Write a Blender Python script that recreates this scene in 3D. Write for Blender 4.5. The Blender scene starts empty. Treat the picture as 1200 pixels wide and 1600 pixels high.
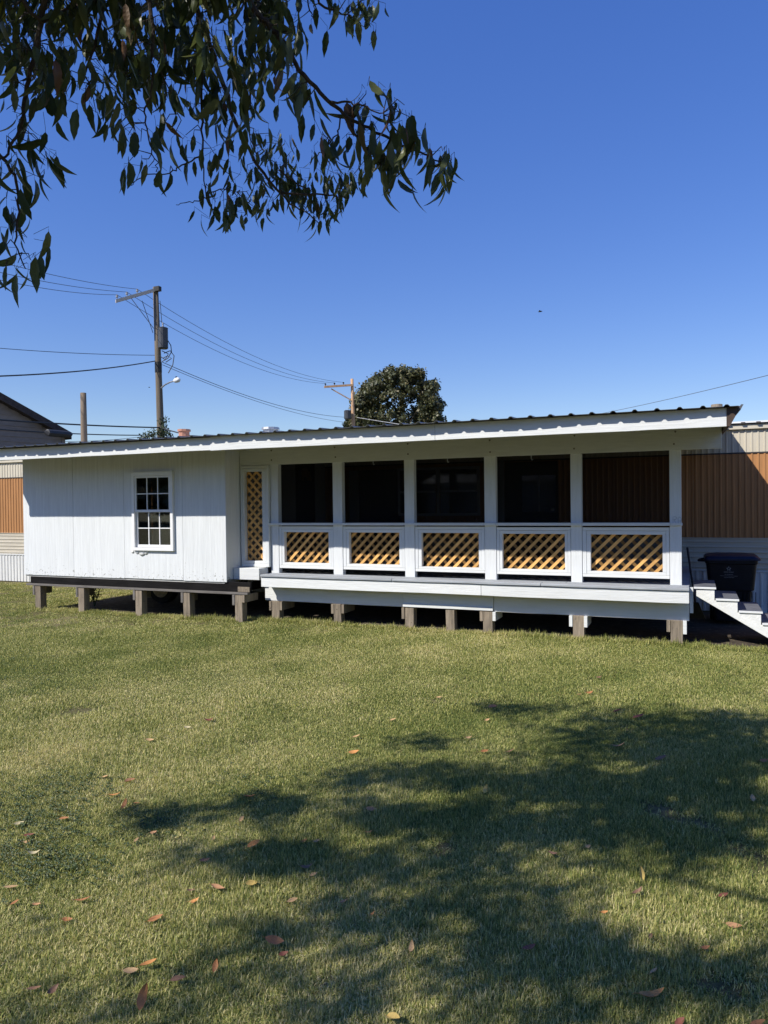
import bpy, math, random
import numpy as np
from mathutils import Vector, Matrix, Quaternion
random.seed(7); rng = np.random.default_rng(7)
S = bpy.context.scene
COL = S.collection
# ---------------------------------------------------------------- camera, sky, sun, exposure
F_PX, YAW, PITCH, ROLL, EYE, CAM_Y = 1140.0, math.radians(23.0), math.radians(-0.7), 0.012, 1.85, -10.1
Fw = np.array([-math.sin(YAW)*math.cos(PITCH), math.cos(YAW)*math.cos(PITCH), math.sin(PITCH)])
R0 = np.array([math.cos(YAW), math.sin(YAW), 0.0]); U0 = np.cross(R0, Fw)
CR = math.cos(ROLL)*R0 - math.sin(ROLL)*U0; CU = math.sin(ROLL)*R0 + math.cos(ROLL)*U0
CC = np.array([0.0, CAM_Y, EYE])
cd = bpy.data.cameras.new('camera'); cam = bpy.data.objects.new('camera', cd); COL.objects.link(cam)
cd.sensor_fit = 'VERTICAL'; cd.sensor_height = 36.0; cd.lens = F_PX/1600*36.0; cd.clip_start = .05; cd.clip_end = 3000
cam.matrix_world = Matrix(((CR[0], CU[0], -Fw[0], CC[0]), (CR[1], CU[1], -Fw[1], CC[1]), (CR[2], CU[2], -Fw[2], CC[2]), (0, 0, 0, 1)))
S.camera = cam
SUN = np.array([.69, 1.0, -1.08]); SUN = SUN/np.linalg.norm(SUN)       # direction the light travels
SUN_EL = math.asin(-SUN[2]); SUN_AZ = math.atan2(-SUN[0], -SUN[1])      # azimuth from +y towards +x
w = bpy.data.worlds.new('World'); S.world = w; w.use_nodes = True
wn = w.node_tree.nodes; bg = wn['Background']
sk = wn.new('ShaderNodeTexSky'); sk.sky_type = 'NISHITA'; sk.sun_disc = False
sk.sun_elevation = SUN_EL; sk.sun_rotation = SUN_AZ; sk.altitude = 300; sk.air_density = 1.2; sk.dust_density = .05; sk.ozone_density = 6.5
hs_ = wn.new('ShaderNodeHueSaturation'); hs_.inputs['Saturation'].default_value = 1.46; hs_.inputs['Hue'].default_value = .527; hs_.inputs['Value'].default_value = 1.1
gm_ = wn.new('ShaderNodeGamma'); gm_.inputs[1].default_value = .66; w.node_tree.links.new(sk.outputs[0], gm_.inputs[0])
w.node_tree.links.new(gm_.outputs[0], hs_.inputs['Color']); w.node_tree.links.new(hs_.outputs[0], bg.inputs[0]); bg.inputs[1].default_value = .15
sl = bpy.data.lights.new('sun', 'SUN'); sl.energy = 3.65; sl.angle = math.radians(.55); sl.color = (1.0, .955, .88)
so = bpy.data.objects.new('sun', sl); COL.objects.link(so); so.location = (-20, -30, 30)
so.rotation_euler = Vector(SUN).to_track_quat('-Z', 'Y').to_euler()
S.view_settings.view_transform = 'Standard'; S.view_settings.look = 'None'; S.view_settings.exposure = 0.64
S.view_settings.gamma = 1.0; S.view_settings.use_curve_mapping = False

# ---------------------------------------------------------------- helpers
def ray(x, y): return Fw + CR*(x-600)/F_PX - CU*(y-800)/F_PX
def at_d(x, y, D): return CC + ray(x, y)*D
def at_y(x, y, Y): d = ray(x, y); return CC + d*((Y-CC[1])/d[1])
def at_x(x, y, X): d = ray(x, y); return CC + d*((X-CC[0])/d[0])
def at_z(x, y, Z=0.0): d = ray(x, y); return CC + d*((Z-CC[2])/d[2])
def proj(P):
    v = np.asarray(P)-CC; z = v@Fw
    return (600+F_PX*(v@CR)/z, 800-F_PX*(v@CU)/z, z)

class MB:
    def __init__(s): s.v = []; s.f = []; s.m = []
    def add(s, vs, fs, mi=0):
        b = len(s.v); s.v += [tuple(float(c) for c in p) for p in vs]
        s.f += [tuple(b+i for i in q) for q in fs]; s.m += [mi]*len(fs); return s
    def box(s, x0, x1, y0, y1, z0, z1, mi=0):
        return s.add([(x0,y0,z0),(x1,y0,z0),(x1,y1,z0),(x0,y1,z0),(x0,y0,z1),(x1,y0,z1),(x1,y1,z1),(x0,y1,z1)],
              [(0,3,2,1),(4,5,6,7),(0,1,5,4),(1,2,6,5),(2,3,7,6),(3,0,4,7)], mi)
    def prism(s, poly, a, b, mi=0, axis='y'):
        """poly: 2-D points; extruded from a to b along axis"""
        n = len(poly)
        def P(p, t):
            if axis == 'y': return (p[0], t, p[1])
            if axis == 'x': return (t, p[0], p[1])
            return (p[0], p[1], t)
        return s.add([P(p, a) for p in poly]+[P(p, b) for p in poly],
              [tuple(range(n)), tuple(range(2*n-1, n-1, -1))]+[(i, n+i, n+(i+1)%n, (i+1)%n) for i in range(n)], mi)
    def tube(s, pts, rad, n=6, mi=0, cap=True):
        pts = [Vector(p) for p in pts]; N = len(pts)
        if not hasattr(rad, '__len__'): rad = [rad]*N
        vs = []; prev = None
        for i, p in enumerate(pts):
            t = (pts[min(i+1, N-1)]-pts[max(i-1, 0)])
            t = t.normalized() if t.length > 1e-9 else Vector((0,0,1))
            if prev is None: u = t.orthogonal().normalized()
            else:
                u = prev - t*prev.dot(t); u = u.normalized() if u.length > 1e-6 else t.orthogonal().normalized()
            prev = u; q = t.cross(u)
            for k in range(n):
                a = 2*math.pi*k/n; vs.append(p+(u*math.cos(a)+q*math.sin(a))*rad[i])
        fs = []
        for i in range(N-1):
            for k in range(n): fs.append((i*n+k, i*n+(k+1)%n, (i+1)*n+(k+1)%n, (i+1)*n+k))
        if cap: fs.append(tuple(range(n-1, -1, -1))); fs.append(tuple((N-1)*n+k for k in range(n)))
        return s.add(vs, fs, mi)
    def lathe(s, prof, c, n=12, axis='z', mi=0):
        """prof: (radius, height) pairs about c"""
        vs = []
        for r, h in prof:
            for k in range(n):
                a = 2*math.pi*k/n; p = (r*math.cos(a), r*math.sin(a), h)
                if axis == 'y': p = (p[0], p[2], p[1])
                if axis == 'x': p = (p[2], p[0], p[1])
                vs.append((p[0]+c[0], p[1]+c[1], p[2]+c[2]))
        fs = []
        for i in range(len(prof)-1):
            for k in range(n): fs.append((i*n+k, i*n+(k+1)%n, (i+1)*n+(k+1)%n, (i+1)*n+k))
        fs.append(tuple(range(n-1,-1,-1))); fs.append(tuple((len(prof)-1)*n+k for k in range(n)))
        return s.add(vs, fs, mi)
    def mesh(s, name, mats, smooth=False):
        me = bpy.data.meshes.new(name); me.from_pydata(s.v, [], s.f)
        for m in (mats if isinstance(mats, (list, tuple)) else [mats]): me.materials.append(m)
        if any(s.m): me.polygons.foreach_set('material_index', s.m)
        if smooth: me.polygons.foreach_set('use_smooth', [True]*len(me.polygons))
        me.update(); return me
    def build(s, name, mats, parent=None, smooth=False, bevel=0.0, loc=None):
        o = bpy.data.objects.new(name, s.mesh(name, mats, smooth)); COL.objects.link(o)
        if parent: o.parent = parent
        if loc is not None: o.location = loc
        if bevel:
            b = o.modifiers.new('bevel', 'BEVEL'); b.width = bevel; b.segments = 2; b.limit_method = 'ANGLE'
        return o
def tag(o, label=None, cat=None, group=None, kind=None):
    if label: o['label'] = label
    if cat: o['category'] = cat
    if group: o['group'] = group
    if kind: o['kind'] = kind
    return o
def thing(name, label, cat, loc=(0,0,0), group=None):
    o = bpy.data.objects.new(name, None); COL.objects.link(o); o.location = [float(c) for c in loc]
    o.empty_display_size = .2
    return tag(o, label, cat, group)
def part(mb, name, mat, root, **k):
    """mb in world coordinates -> child of root (root only translated)"""
    off = Vector(root.location)
    r = root
    while r.parent: r = r.parent; off = off + Vector(r.location)
    mb.v = [(p[0]-off.x, p[1]-off.y, p[2]-off.z) for p in mb.v]
    return mb.build(name, mat, root, **k)

# ---------------------------------------------------------------- materials
def nodes(name):
    m = bpy.data.materials.new(name); m.use_nodes = True
    return m, m.node_tree.nodes, m.node_tree.links, m.node_tree.nodes['Principled BSDF']
def mat(name, col, rough=.6, var=.12, scale=(6,6,6), bump=.0, bscale=None, spots=None, metal=0.0, spec=.4, rnd=0.0, dark=None, coord='Object', low=None):
    """colour with fine two-scale noise; spots=(colour, scale, threshold) for chips and stains; rnd=variation per object"""
    m, N, L, P = nodes(name)
    tc = N.new('ShaderNodeTexCoord'); mp = N.new('ShaderNodeMapping'); mp.inputs['Scale'].default_value = scale
    L.new(tc.outputs[coord], mp.inputs[0])
    n1 = N.new('ShaderNodeTexNoise'); n1.inputs['Scale'].default_value = 1.0; n1.inputs['Detail'].default_value = 6; n1.inputs['Roughness'].default_value = .65
    L.new(mp.outputs[0], n1.inputs[0])
    r = N.new('ShaderNodeValToRGB'); c = np.array(col)
    r.color_ramp.elements[0].position = .28; r.color_ramp.elements[1].position = .72
    lo = dark if dark else tuple(c*(1-var*1.6)); hi = tuple(np.minimum(c*(1+var), .92))
    r.color_ramp.elements[0].color = (*lo, 1); r.color_ramp.elements[1].color = (*hi, 1)
    L.new(n1.outputs[0], r.inputs[0]); out = r.outputs[0]
    if spots:
        sc, sz, th = spots
        n2 = N.new('ShaderNodeTexNoise'); n2.inputs['Scale'].default_value = sz; n2.inputs['Detail'].default_value = 5; n2.inputs['Roughness'].default_value = .7
        L.new(tc.outputs[coord], n2.inputs[0])
        rr = N.new('ShaderNodeValToRGB'); rr.color_ramp.elements[0].position = th; rr.color_ramp.elements[1].position = th+.04
        nout = n2.outputs[0]
        if low:
            sx = N.new('ShaderNodeSeparateXYZ'); L.new(tc.outputs['Object'], sx.inputs[0])
            lr = N.new('ShaderNodeMapRange'); lr.inputs[1].default_value = low[0]; lr.inputs[2].default_value = low[1]; lr.inputs[3].default_value = .15; lr.inputs[4].default_value = 0.0
            L.new(sx.outputs[2], lr.inputs[0]); aa = N.new('ShaderNodeMath'); aa.operation = 'ADD'; L.new(n2.outputs[0], aa.inputs[0]); L.new(lr.outputs[0], aa.inputs[1]); nout = aa.outputs[0]
        L.new(nout, rr.inputs[0])
        mx = N.new('ShaderNodeMixRGB'); mx.inputs[2].default_value = (*sc, 1)
        L.new(rr.outputs[0], mx.inputs[0]); L.new(out, mx.inputs[1]); out = mx.outputs[0]
    if rnd:
        oi = N.new('ShaderNodeObjectInfo'); hs = N.new('ShaderNodeHueSaturation')
        mr = N.new('ShaderNodeMapRange'); mr.inputs[3].default_value = 1-rnd; mr.inputs[4].default_value = 1+rnd
        L.new(oi.outputs['Random'], mr.inputs[0]); L.new(mr.outputs[0], hs.inputs['Value']); L.new(out, hs.inputs['Color']); out = hs.outputs[0]
    L.new(out, P.inputs['Base Color'])
    P.inputs['Roughness'].default_value = rough; P.inputs['Metallic'].default_value = metal; P.inputs['Specular IOR Level'].default_value = spec
    if bump:
        mb_ = N.new('ShaderNodeMapping'); mb_.inputs['Scale'].default_value = bscale or scale
        L.new(tc.outputs[coord], mb_.inputs[0])
        nb = N.new('ShaderNodeTexNoise'); nb.inputs['Scale'].default_value = 1.0; nb.inputs['Detail'].default_value = 5
        L.new(mb_.outputs[0], nb.inputs[0])
        b = N.new('ShaderNodeBump'); b.inputs['Strength'].default_value = bump; b.inputs['Distance'].default_value = .01
        L.new(nb.outputs[0], b.inputs['Height']); L.new(b.outputs[0], P.inputs['Normal'])
    return m
M = {}
M['ply'] = mat('painted_plywood', (.71,.73,.725), .72, .065, (26,26,1.6), .6, (60,60,3.0), ((.33,.33,.30), 20, .70), rnd=.02, low=(.62,1.05))
M['white'] = mat('white_painted_board', (.71,.72,.70), .62, .05, (3,20,20), .35, (5,50,50), ((.36,.34,.30), 30, .73), rnd=.03)
M['white_post'] = mat('white_painted_post', (.705,.72,.715), .6, .05, (24,24,2.5), .4, (50,50,3), ((.4,.38,.34), 34, .735), rnd=.02)
M['stringer'] = mat('chipped_white_stringer', (.76,.76,.72), .7, .06, (12,12,12), .35, (40,40,40), ((.30,.29,.26), 42, .66))
M['ledge'] = mat('grey_painted_decking', (.36,.38,.40), .62, .18, (3,26,26), .35, (4,60,60), ((.62,.60,.55), 18, .68), rnd=.08)
M['tread'] = mat('grey_stair_tread', (.13,.135,.15), .7, .15, (6,6,6), .2, (30,30,30))
M['lattice'] = mat('raw_cedar_lattice', (.70,.39,.125), .7, .20, (5,30,5), .15, (8,60,8), rnd=.24)
M['oldwood'] = mat('weathered_post_wood', (.26,.212,.155), .85, .30, (34,34,3), .6, (60,60,4), ((.10,.08,.06), 14, .62), rnd=.18)
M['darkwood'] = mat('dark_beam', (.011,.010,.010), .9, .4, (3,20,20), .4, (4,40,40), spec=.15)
M['greywood'] = mat('grey_weathered_plank', (.17,.155,.14), .8, .25, (3,30,30), .4, (4,50,50), rnd=.1)
M['roof'] = mat('dark_metal_roofing', (.105,.11,.12), .42, .12, (5,5,5), .05, spec=.5)
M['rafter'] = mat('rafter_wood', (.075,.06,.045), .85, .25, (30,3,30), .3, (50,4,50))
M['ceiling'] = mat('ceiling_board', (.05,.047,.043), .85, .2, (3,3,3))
M['rake'] = mat('brown_rake_metal', (.085,.055,.038), .5, .2, (5,5,5))
M['tan'] = mat('almond_metal_siding', (.60,.54,.42), .42, .06, (5,5,1.2), .04, spec=.45, rnd=.03)
M['brown'] = mat('brown_metal_siding', (.44,.22,.092), .6, .10, (14,14,1.4), .04, spec=.12, rnd=.03)
M['beige'] = mat('beige_horizontal_siding', (.55,.50,.40), .45, .07, (1.5,8,8), .04, rnd=.03)
M['skirt'] = mat('white_vinyl_skirting', (.66,.66,.63), .45, .06, (6,6,2), .03, None, ((.40,.36,.30), 9, .74), rnd=.03)
M['trimdark'] = mat('dark_trim', (.06,.05,.045), .5, .2)
M['trimwhite'] = mat('white_roof_edge', (.80,.80,.78), .45, .05)
M['vinyl'] = mat('white_vinyl_frame', (.82,.82,.81), .35, .03, spec=.5)
M['black'] = mat('black_plastic', (.008,.009,.014), .5, .25, (9,9,9), .1, (60,60,60), spec=.25)
M['navy'] = mat('navy_plastic_lid', (.012,.017,.045), .45, .2, (9,9,9), .1, (60,60,60), spec=.3)
M['print'] = mat('white_print', (.25,.26,.28), .6, .2, (60,60,60))
M['iron'] = mat('dark_iron', (.035,.033,.03), .5, .3, metal=.3)
M['steel'] = mat('grey_steel', (.42,.43,.44), .4, .1, metal=.6)
M['pole'] = mat('grey_utility_pole_wood', (.17,.135,.095), .85, .25, (14,14,1.0), .4, (30,30,2))
M['stub'] = mat('bare_stub_wood', (.20,.15,.10), .85, .25, (20,20,1.4), .4, (40,40,2))
M['arm_pale'] = mat('weathered_pale_crossarm', (.52,.48,.42), .8, .15, (3,20,20))
M['arm_tan'] = mat('tan_crossarm', (.55,.34,.19), .8, .15, (3,20,20))
M['porcelain'] = mat('grey_porcelain', (.33,.34,.36), .3, .1)
M['wire'] = mat('black_wire', (.035,.036,.04), .6, .1)
M['wiregrey'] = mat('grey_wire', (.10,.11,.125), .6, .1)
M['can'] = mat('transformer_steel', (.045,.048,.055), .5, .2, (4,4,4), spec=.5)
M['clap'] = mat('grey_clapboard', (.235,.195,.165), .65, .10, (1,4,8), .1, rnd=.05)
M['shingle'] = mat('brown_black_eave', (.055,.043,.04), .8, .3, (8,8,8))
M['tyre'] = mat('black_tyre_rubber', (.02,.02,.02), .8, .3)
M['rim'] = mat('pale_rusty_rim', (.52,.44,.34), .6, .25, (20,20,20), .1)
M['bark'] = mat('dark_branch_bark', (.055,.042,.032), .9, .35, (40,40,40), .5, (80,80,80))
M['stain'] = mat('dark_knot_stain', (.16,.14,.10), .8, .25, (40,40,40))
M['pencil'] = mat('grey_pencil_mark', (.30,.31,.33), .8, .1)
M['inside'] = mat('interior_wall_paint', (.50,.49,.46), .8, .06)
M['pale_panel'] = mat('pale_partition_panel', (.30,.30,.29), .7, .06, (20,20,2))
M['door'] = mat('dark_porch_door', (.028,.022,.022), .4, .2)
M['clay'] = mat('clay_vent', (.42,.20,.13), .8, .2)
def glass(name, tint, refl):
    m, N, L, P = nodes(name); N.remove(P); out = N['Material Output']
    g = N.new('ShaderNodeBsdfGlossy'); g.inputs['Roughness'].default_value = .02; g.inputs['Color'].default_value = (.9,.93,.95,1)
    t = N.new('ShaderNodeBsdfTransparent'); t.inputs['Color'].default_value = (*tint, 1)
    fr = N.new('ShaderNodeFresnel'); fr.inputs['IOR'].default_value = 1.5
    mul = N.new('ShaderNodeMath'); mul.operation = 'MULTIPLY'; mul.inputs[1].default_value = refl
    mx = N.new('ShaderNodeMixShader'); L.new(fr.outputs[0], mul.inputs[0]); L.new(mul.outputs[0], mx.inputs[0])
    L.new(t.outputs[0], mx.inputs[1]); L.new(g.outputs[0], mx.inputs[2]); L.new(mx.outputs[0], out.inputs[0]); return m
M['glass'] = glass('window_glass', (.70,.73,.73), 2.6)
def dimming_mat():
    m, N, L, P = nodes('dark_dimming_sheet'); out = N['Material Output']  # half-transparent dark sheet, added only to darken what lies behind it
    P.inputs['Base Color'].default_value = (.006,.006,.007,1); P.inputs['Roughness'].default_value = .8; P.inputs['Specular IOR Level'].default_value = .1
    t = N.new('ShaderNodeBsdfTransparent'); mx = N.new('ShaderNodeMixShader'); mx.inputs[0].default_value = .50
    L.new(t.outputs[0], mx.inputs[1]); L.new(P.outputs[0], mx.inputs[2]); L.new(mx.outputs[0], out.inputs[0]); return m
M['mesh'] = dimming_mat()
def leafmat(name, cols, rough=.42, trans=.3, spec=.5):
    """leaf colours picked per object (objects) and by position (joined foliage)"""
    m, N, L, P = nodes(name); out = N['Material Output']
    geo = N.new('ShaderNodeNewGeometry'); oi = N.new('ShaderNodeObjectInfo')
    ad = N.new('ShaderNodeMath'); ad.operation = 'ADD'; fr = N.new('ShaderNodeMath'); fr.operation = 'FRACT'
    L.new(geo.outputs['Random Per Island'], ad.inputs[0]); L.new(oi.outputs['Random'], ad.inputs[1]); L.new(ad.outputs[0], fr.inputs[0])
    r = N.new('ShaderNodeValToRGB'); e = r.color_ramp.elements
    while len(e) < len(cols): e.new(.5)
    for k, (p, c) in enumerate(cols): e[k].position = p; e[k].color = (*c, 1)
    L.new(fr.outputs[0], r.inputs[0])
    tc = N.new('ShaderNodeTexCoord'); nz = N.new('ShaderNodeTexNoise'); nz.inputs['Scale'].default_value = 60; nz.inputs['Detail'].default_value = 3
    L.new(tc.outputs['Object'], nz.inputs[0])
    hs = N.new('ShaderNodeHueSaturation'); mr = N.new('ShaderNodeMapRange'); mr.inputs[1].default_value = .3; mr.inputs[2].default_value = .7; mr.inputs[3].default_value = .7; mr.inputs[4].default_value = 1.25
    L.new(nz.outputs[0], mr.inputs[0]); L.new(mr.outputs[0], hs.inputs['Value']); L.new(r.outputs[0], hs.inputs['Color'])
    L.new(hs.outputs[0], P.inputs['Base Color']); P.inputs['Roughness'].default_value = rough; P.inputs['Specular IOR Level'].default_value = spec
    tr = N.new('ShaderNodeBsdfTranslucent'); L.new(hs.outputs[0], tr.inputs[0])
    mx = N.new('ShaderNodeMixShader'); mx.inputs[0].default_value = trans
    L.new(P.outputs[0], mx.inputs[1]); L.new(tr.outputs[0], mx.inputs[2]); L.new(mx.outputs[0], out.inputs[0]); return m
M['leaf'] = leafmat('cherry_leaf', [(0,(.036,.052,.015)),(.4,(.060,.082,.024)),(.75,(.088,.108,.032)),(.94,(.13,.14,.045)),(.985,(.14,.105,.04)),(1,(.14,.07,.035))], .40, .42)
M['leaf_yellow'] = leafmat('yellow_green_leaf', [(0,(.22,.26,.04)),(1,(.30,.30,.05))], .45, .45)
M['leaf_brown'] = leafmat('brown_dry_leaf', [(0,(.12,.055,.025)),(1,(.18,.11,.05))], .6, .25)
M['maple'] = leafmat('maple_leaf', [(0,(.045,.055,.02)),(.5,(.085,.092,.034)),(.85,(.14,.13,.055)),(1,(.20,.165,.08))], .5, .15)
M['weed'] = leafmat('weed_leaf', [(0,(.05,.085,.025)),(1,(.09,.13,.04))], .5, .3)
M['vine'] = leafmat('vine_leaf', [(0,(.03,.05,.015)),(1,(.07,.09,.03))], .5, .2)
FALL = {}
for k, c in dict(orange=(.60,.27,.08), rust=(.40,.17,.06), red=(.22,.075,.045), tan=(.56,.35,.16), yellow=(.60,.42,.12), brown=(.22,.12,.07), pink=(.50,.26,.12), pale=(.56,.47,.26)).items():
    FALL[k] = mat(k+'_fallen_leaf', c, .6, .2, (30,30,30), .2, (80,80,80), (tuple(np.array(c)*.45), 50, .66))

# ---------------------------------------------------------------- ground
def ground_mat():
    m, N, L, P = nodes('lawn_soil')
    tc = N.new('ShaderNodeTexCoord')
    a = N.new('ShaderNodeTexNoise'); a.inputs['Scale'].default_value = .9; a.inputs['Detail'].default_value = 6
    b = N.new('ShaderNodeTexNoise'); b.inputs['Scale'].default_value = 28; b.inputs['Detail'].default_value = 6; b.inputs['Roughness'].default_value = .75
    L.new(tc.outputs['Object'], a.inputs[0]); L.new(tc.outputs['Object'], b.inputs[0])
    r = N.new('ShaderNodeValToRGB'); r.color_ramp.elements[0].position = .35; r.color_ramp.elements[1].position = .65
    r.color_ramp.elements[0].color = (.13,.125,.05,1); r.color_ramp.elements[1].color = (.27,.235,.13,1)
    L.new(a.outputs[0], r.inputs[0])
    r2 = N.new('ShaderNodeValToRGB'); r2.color_ramp.elements[0].position = .3; r2.color_ramp.elements[1].position = .7
    r2.color_ramp.elements[0].color = (.35,.35,.35,1); r2.color_ramp.elements[1].color = (1.25,1.2,1.1,1)
    L.new(b.outputs[0], r2.inputs[0])
    mx = N.new('ShaderNodeMixRGB'); mx.blend_type = 'MULTIPLY'; mx.inputs[0].default_value = 1
    L.new(r.outputs[0], mx.inputs[1]); L.new(r2.outputs[0], mx.inputs[2]); L.new(mx.outputs[0], P.inputs['Base Color'])
    P.inputs['Roughness'].default_value = .95; P.inputs['Specular IOR Level'].default_value = .1
    bp = N.new('ShaderNodeBump'); bp.inputs['Strength'].default_value = .8; bp.inputs['Distance'].default_value = .03
    L.new(b.outputs[0], bp.inputs['Height']); L.new(bp.outputs[0], P.inputs['Normal']); return m
g = MB(); g.add([(-900,-300,0),(900,-300,0),(900,1500,0),(-900,1500,0)], [(0,1,2,3)])
tag(g.build('lawn', ground_mat()), kind='structure')
M['dirt'] = mat('bare_dirt', (.075,.058,.042), .95, .35, (6,6,6), .8, (18,18,18), ((.20,.16,.10), 12, .60))
pts = []
for k in range(64):
    t = k/63; pts.append((-10.6+11.2*t, -.12+.06*math.sin(k*1.7)+.05*math.sin(k*.6)))
poly = pts+[(1.2,-.05),(1.3,2.9),(-10.0,2.9),(-10.9,1.4)]
g = MB(); g.add([(x,y,.004) for x,y in poly], [tuple(range(len(poly)))])
tag(g.build('dirt_patch', M['dirt']), kind='structure')

# ---------------------------------------------------------------- mobile home (behind the porch)
MY = 3.0; MX0, MX1 = -20.0, 7.5
home = thing('mobile_home', 'long tan and brown ribbed metal mobile home behind the white porch', 'mobile home', (-6, MY, 0))
def ribbed(x0, x1, y, z0, z1, pitch, depth, horiz=False):
    """sheet of trapezoid ribs facing -y, with thickness"""
    prof = []
    a0, a1 = (z0, z1) if horiz else (x0, x1)
    t = a0
    while t < a1-1e-6:
        for q, d in ((0,0),(.22,0),(.30,1),(.52,1),(.60,0)):
            s_ = t+q*pitch
            if s_ <= a1: prof.append((s_, y-depth*d))
        t += pitch
    prof.append((a1, y))
    m = MB(); n = len(prof)
    if horiz:
        vs = [(x0, p[1], p[0]) for p in prof]+[(x1, p[1], p[0]) for p in prof]
    else:
        vs = [(p[0], p[1], z0) for p in prof]+[(p[0], p[1], z1) for p in prof]
    m.add(vs, [(i, i+1, n+i+1, n+i) if not horiz else (i, n+i, n+i+1, i+1) for i in range(n-1)])
    b = len(m.v)
    if horiz: m.add([(x0,y+.02,z0),(x1,y+.02,z0),(x1,y+.02,z1),(x0,y+.02,z1)], [(0,1,2,3)])
    else: m.add([(x0,y+.02,z0),(x1,y+.02,z0),(x1,y+.02,z1),(x0,y+.02,z1)], [(0,1,2,3)])
    return m
body = MB(); body.box(MX0, MX1, MY+.04, MY+4.2, .25, 3.0); part(body, 'body', M['tan'], home)
W_ = (MX1-MX0)/22
for k in range(22):
    xa = MX0+k*W_; xb = xa+W_-.004
    part(ribbed(xa, xb, MY-.004, 2.60, 2.965, .092, .011), 'upper_siding', M['tan'], home)
    part(ribbed(xa, xb, MY, 1.22, 2.575, .092, .012), 'brown_siding', M['brown'], home)
    part(ribbed(xa, xb, MY-.006, .70, 1.205, .084, .012, True), 'lower_siding', M['beige'], home)
    part(ribbed(xa, xb, MY-.012, .02, .665, .105, .014), 'skirting_panel', M['skirt'], home)
part(MB().box(MX0, MX1, MY-.014, MY+.03, 2.577, 2.598), 'belt_trim', M['trimdark'], home)
part(MB().box(MX0, MX1, MY-.03, MY+.02, .668, .698), 'skirting_rail', M['skirt'], home, bevel=.003)
part(MB().box(MX0, MX1, MY-.022, MY+.02, 1.206, 1.219), 'lower_trim', M['beige'], home)
part(MB().box(MX0, MX1, MY-.06, MY+.02, 2.967, 3.045), 'eave_trim', M['tan'], home, bevel=.004)
rf = MB().prism([(MY-.10,3.062),(MY-.10,3.085),(MY+2.1,3.30),(MY+4.3,3.085),(MY+4.3,3.06)], MX0-.05, MX1+.05, axis='x')
ro = part(rf, 'roof', M['trimwhite'], home)
er = MB().box(MX0, MX1, MY-.085, MY+.0, 3.046, 3.060); part(er, 'roof_edge_shadow_strip', M['trimdark'], home)
for px_ in (1138, 1161, 1185):
    P = at_y(px_, 657, MY-.1); part(MB().box(P[0]-.03, P[0]+.03, MY-.115, MY-.06, 3.05, 3.075), 'roof_clip', M['trimdark'], home)
# vents on the roof behind
for (x, y0, y1, w_, mt) in ((288,684,671,.13,'clay'),(423,678,668,.17,'steel'),(1120,641,632,.08,'oldwood')):
    b_ = at_y(x, y0+14, 4.6); t_ = at_y(x, y1, 4.6)
    v = MB(); v.lathe([(w_,b_[2]-.3),(w_,t_[2]-.05),(w_*1.25,t_[2]-.05),(w_*1.2,t_[2])], (b_[0],4.6,0), 10)
    part(v, 'roof_vent', M[mt], home)
# openings of the back wall seen through the porch: double window, two doors
def window_on_wall(x0, x1, z0, z1, Y, root, cols, frame='vinyl', ft=.05):
    f = MB(); f.box(x0,x1,Y-.05,Y+.01,z0,z0+ft); f.box(x0,x1,Y-.05,Y+.01,z1-ft,z1)
    xs = np.linspace(x0, x1, cols+1)
    for k, x in enumerate(xs):
        hw = ft/2 if 0 < k < cols else ft
        a = x if k == 0 else (x-hw if k == cols else x-hw)
        f.box(a, a+(ft if k in (0, cols) else ft), Y-.047, Y+.01, z0+ft, z1-ft)
    fo = part(f, 'window', M[frame], root, bevel=.003)
    zm = (z0+z1)/2
    rl = MB()
    for k in range(cols): rl.box(xs[k]+ft, xs[k+1]-ft, Y-.04, Y, zm-.018, zm+.018)
    part(rl, 'meeting_rail', M[frame], fo)
    for k in range(cols):
        part(MB().box(xs[k]+ft*.9, xs[k+1]-ft*.9, Y-.022, Y-.016, z0+ft, z1-ft), 'pane', M['glassdark'], fo)
    return fo
M['glassdark'] = glass('dark_window_glass', (.02,.02,.022), 3.2)
a = at_y(650,806,MY); b = at_y(750,728,MY)
window_on_wall(a[0]-.35, b[0], a[2], b[2], MY-.01, home, 2, 'steel')
a = at_y(790,815,MY); b = at_y(886,722,MY)
dr = part(MB().box(a[0], a[0]+.95, MY-.045, MY-.014, .76, 2.56), 'door', M['door'], home, bevel=.004)
p1 = at_y(817,800,MY); p2 = at_y(870,742,MY)
part(MB().box(p1[0], p2[0], MY-.056, MY-.048, p1[2], p2[2]), 'door_pane', M['glassdark'], dr)
part(MB().box((p1[0]+p2[0])/2-.012, (p1[0]+p2[0])/2+.012, MY-.064, MY-.057, p1[2], p2[2]), 'glazing_bar', M['pale_panel'], dr)
part(MB().lathe([(.03,0),(.03,.05)], (a[0]+.86, MY-.1, 1.7), 10, 'y'), 'door_knob', M['steel'], dr)
part(MB().box(a[0]-.17, a[0]-.01, MY-.06, MY-.014, .76, 2.6), 'door_casing', M['pale_panel'], home, bevel=.004)
a = at_y(548,815,MY); part(MB().box(a[0], a[0]+.20, MY-.06, MY-.014, .76, 2.5), 'door_casing', M['pale_panel'], home, bevel=.004)
part(MB().box(a[0]+.21, a[0]+1.1, MY-.045, MY-.014, .76, 2.5), 'door', M['door'], home, bevel=.004)
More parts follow.
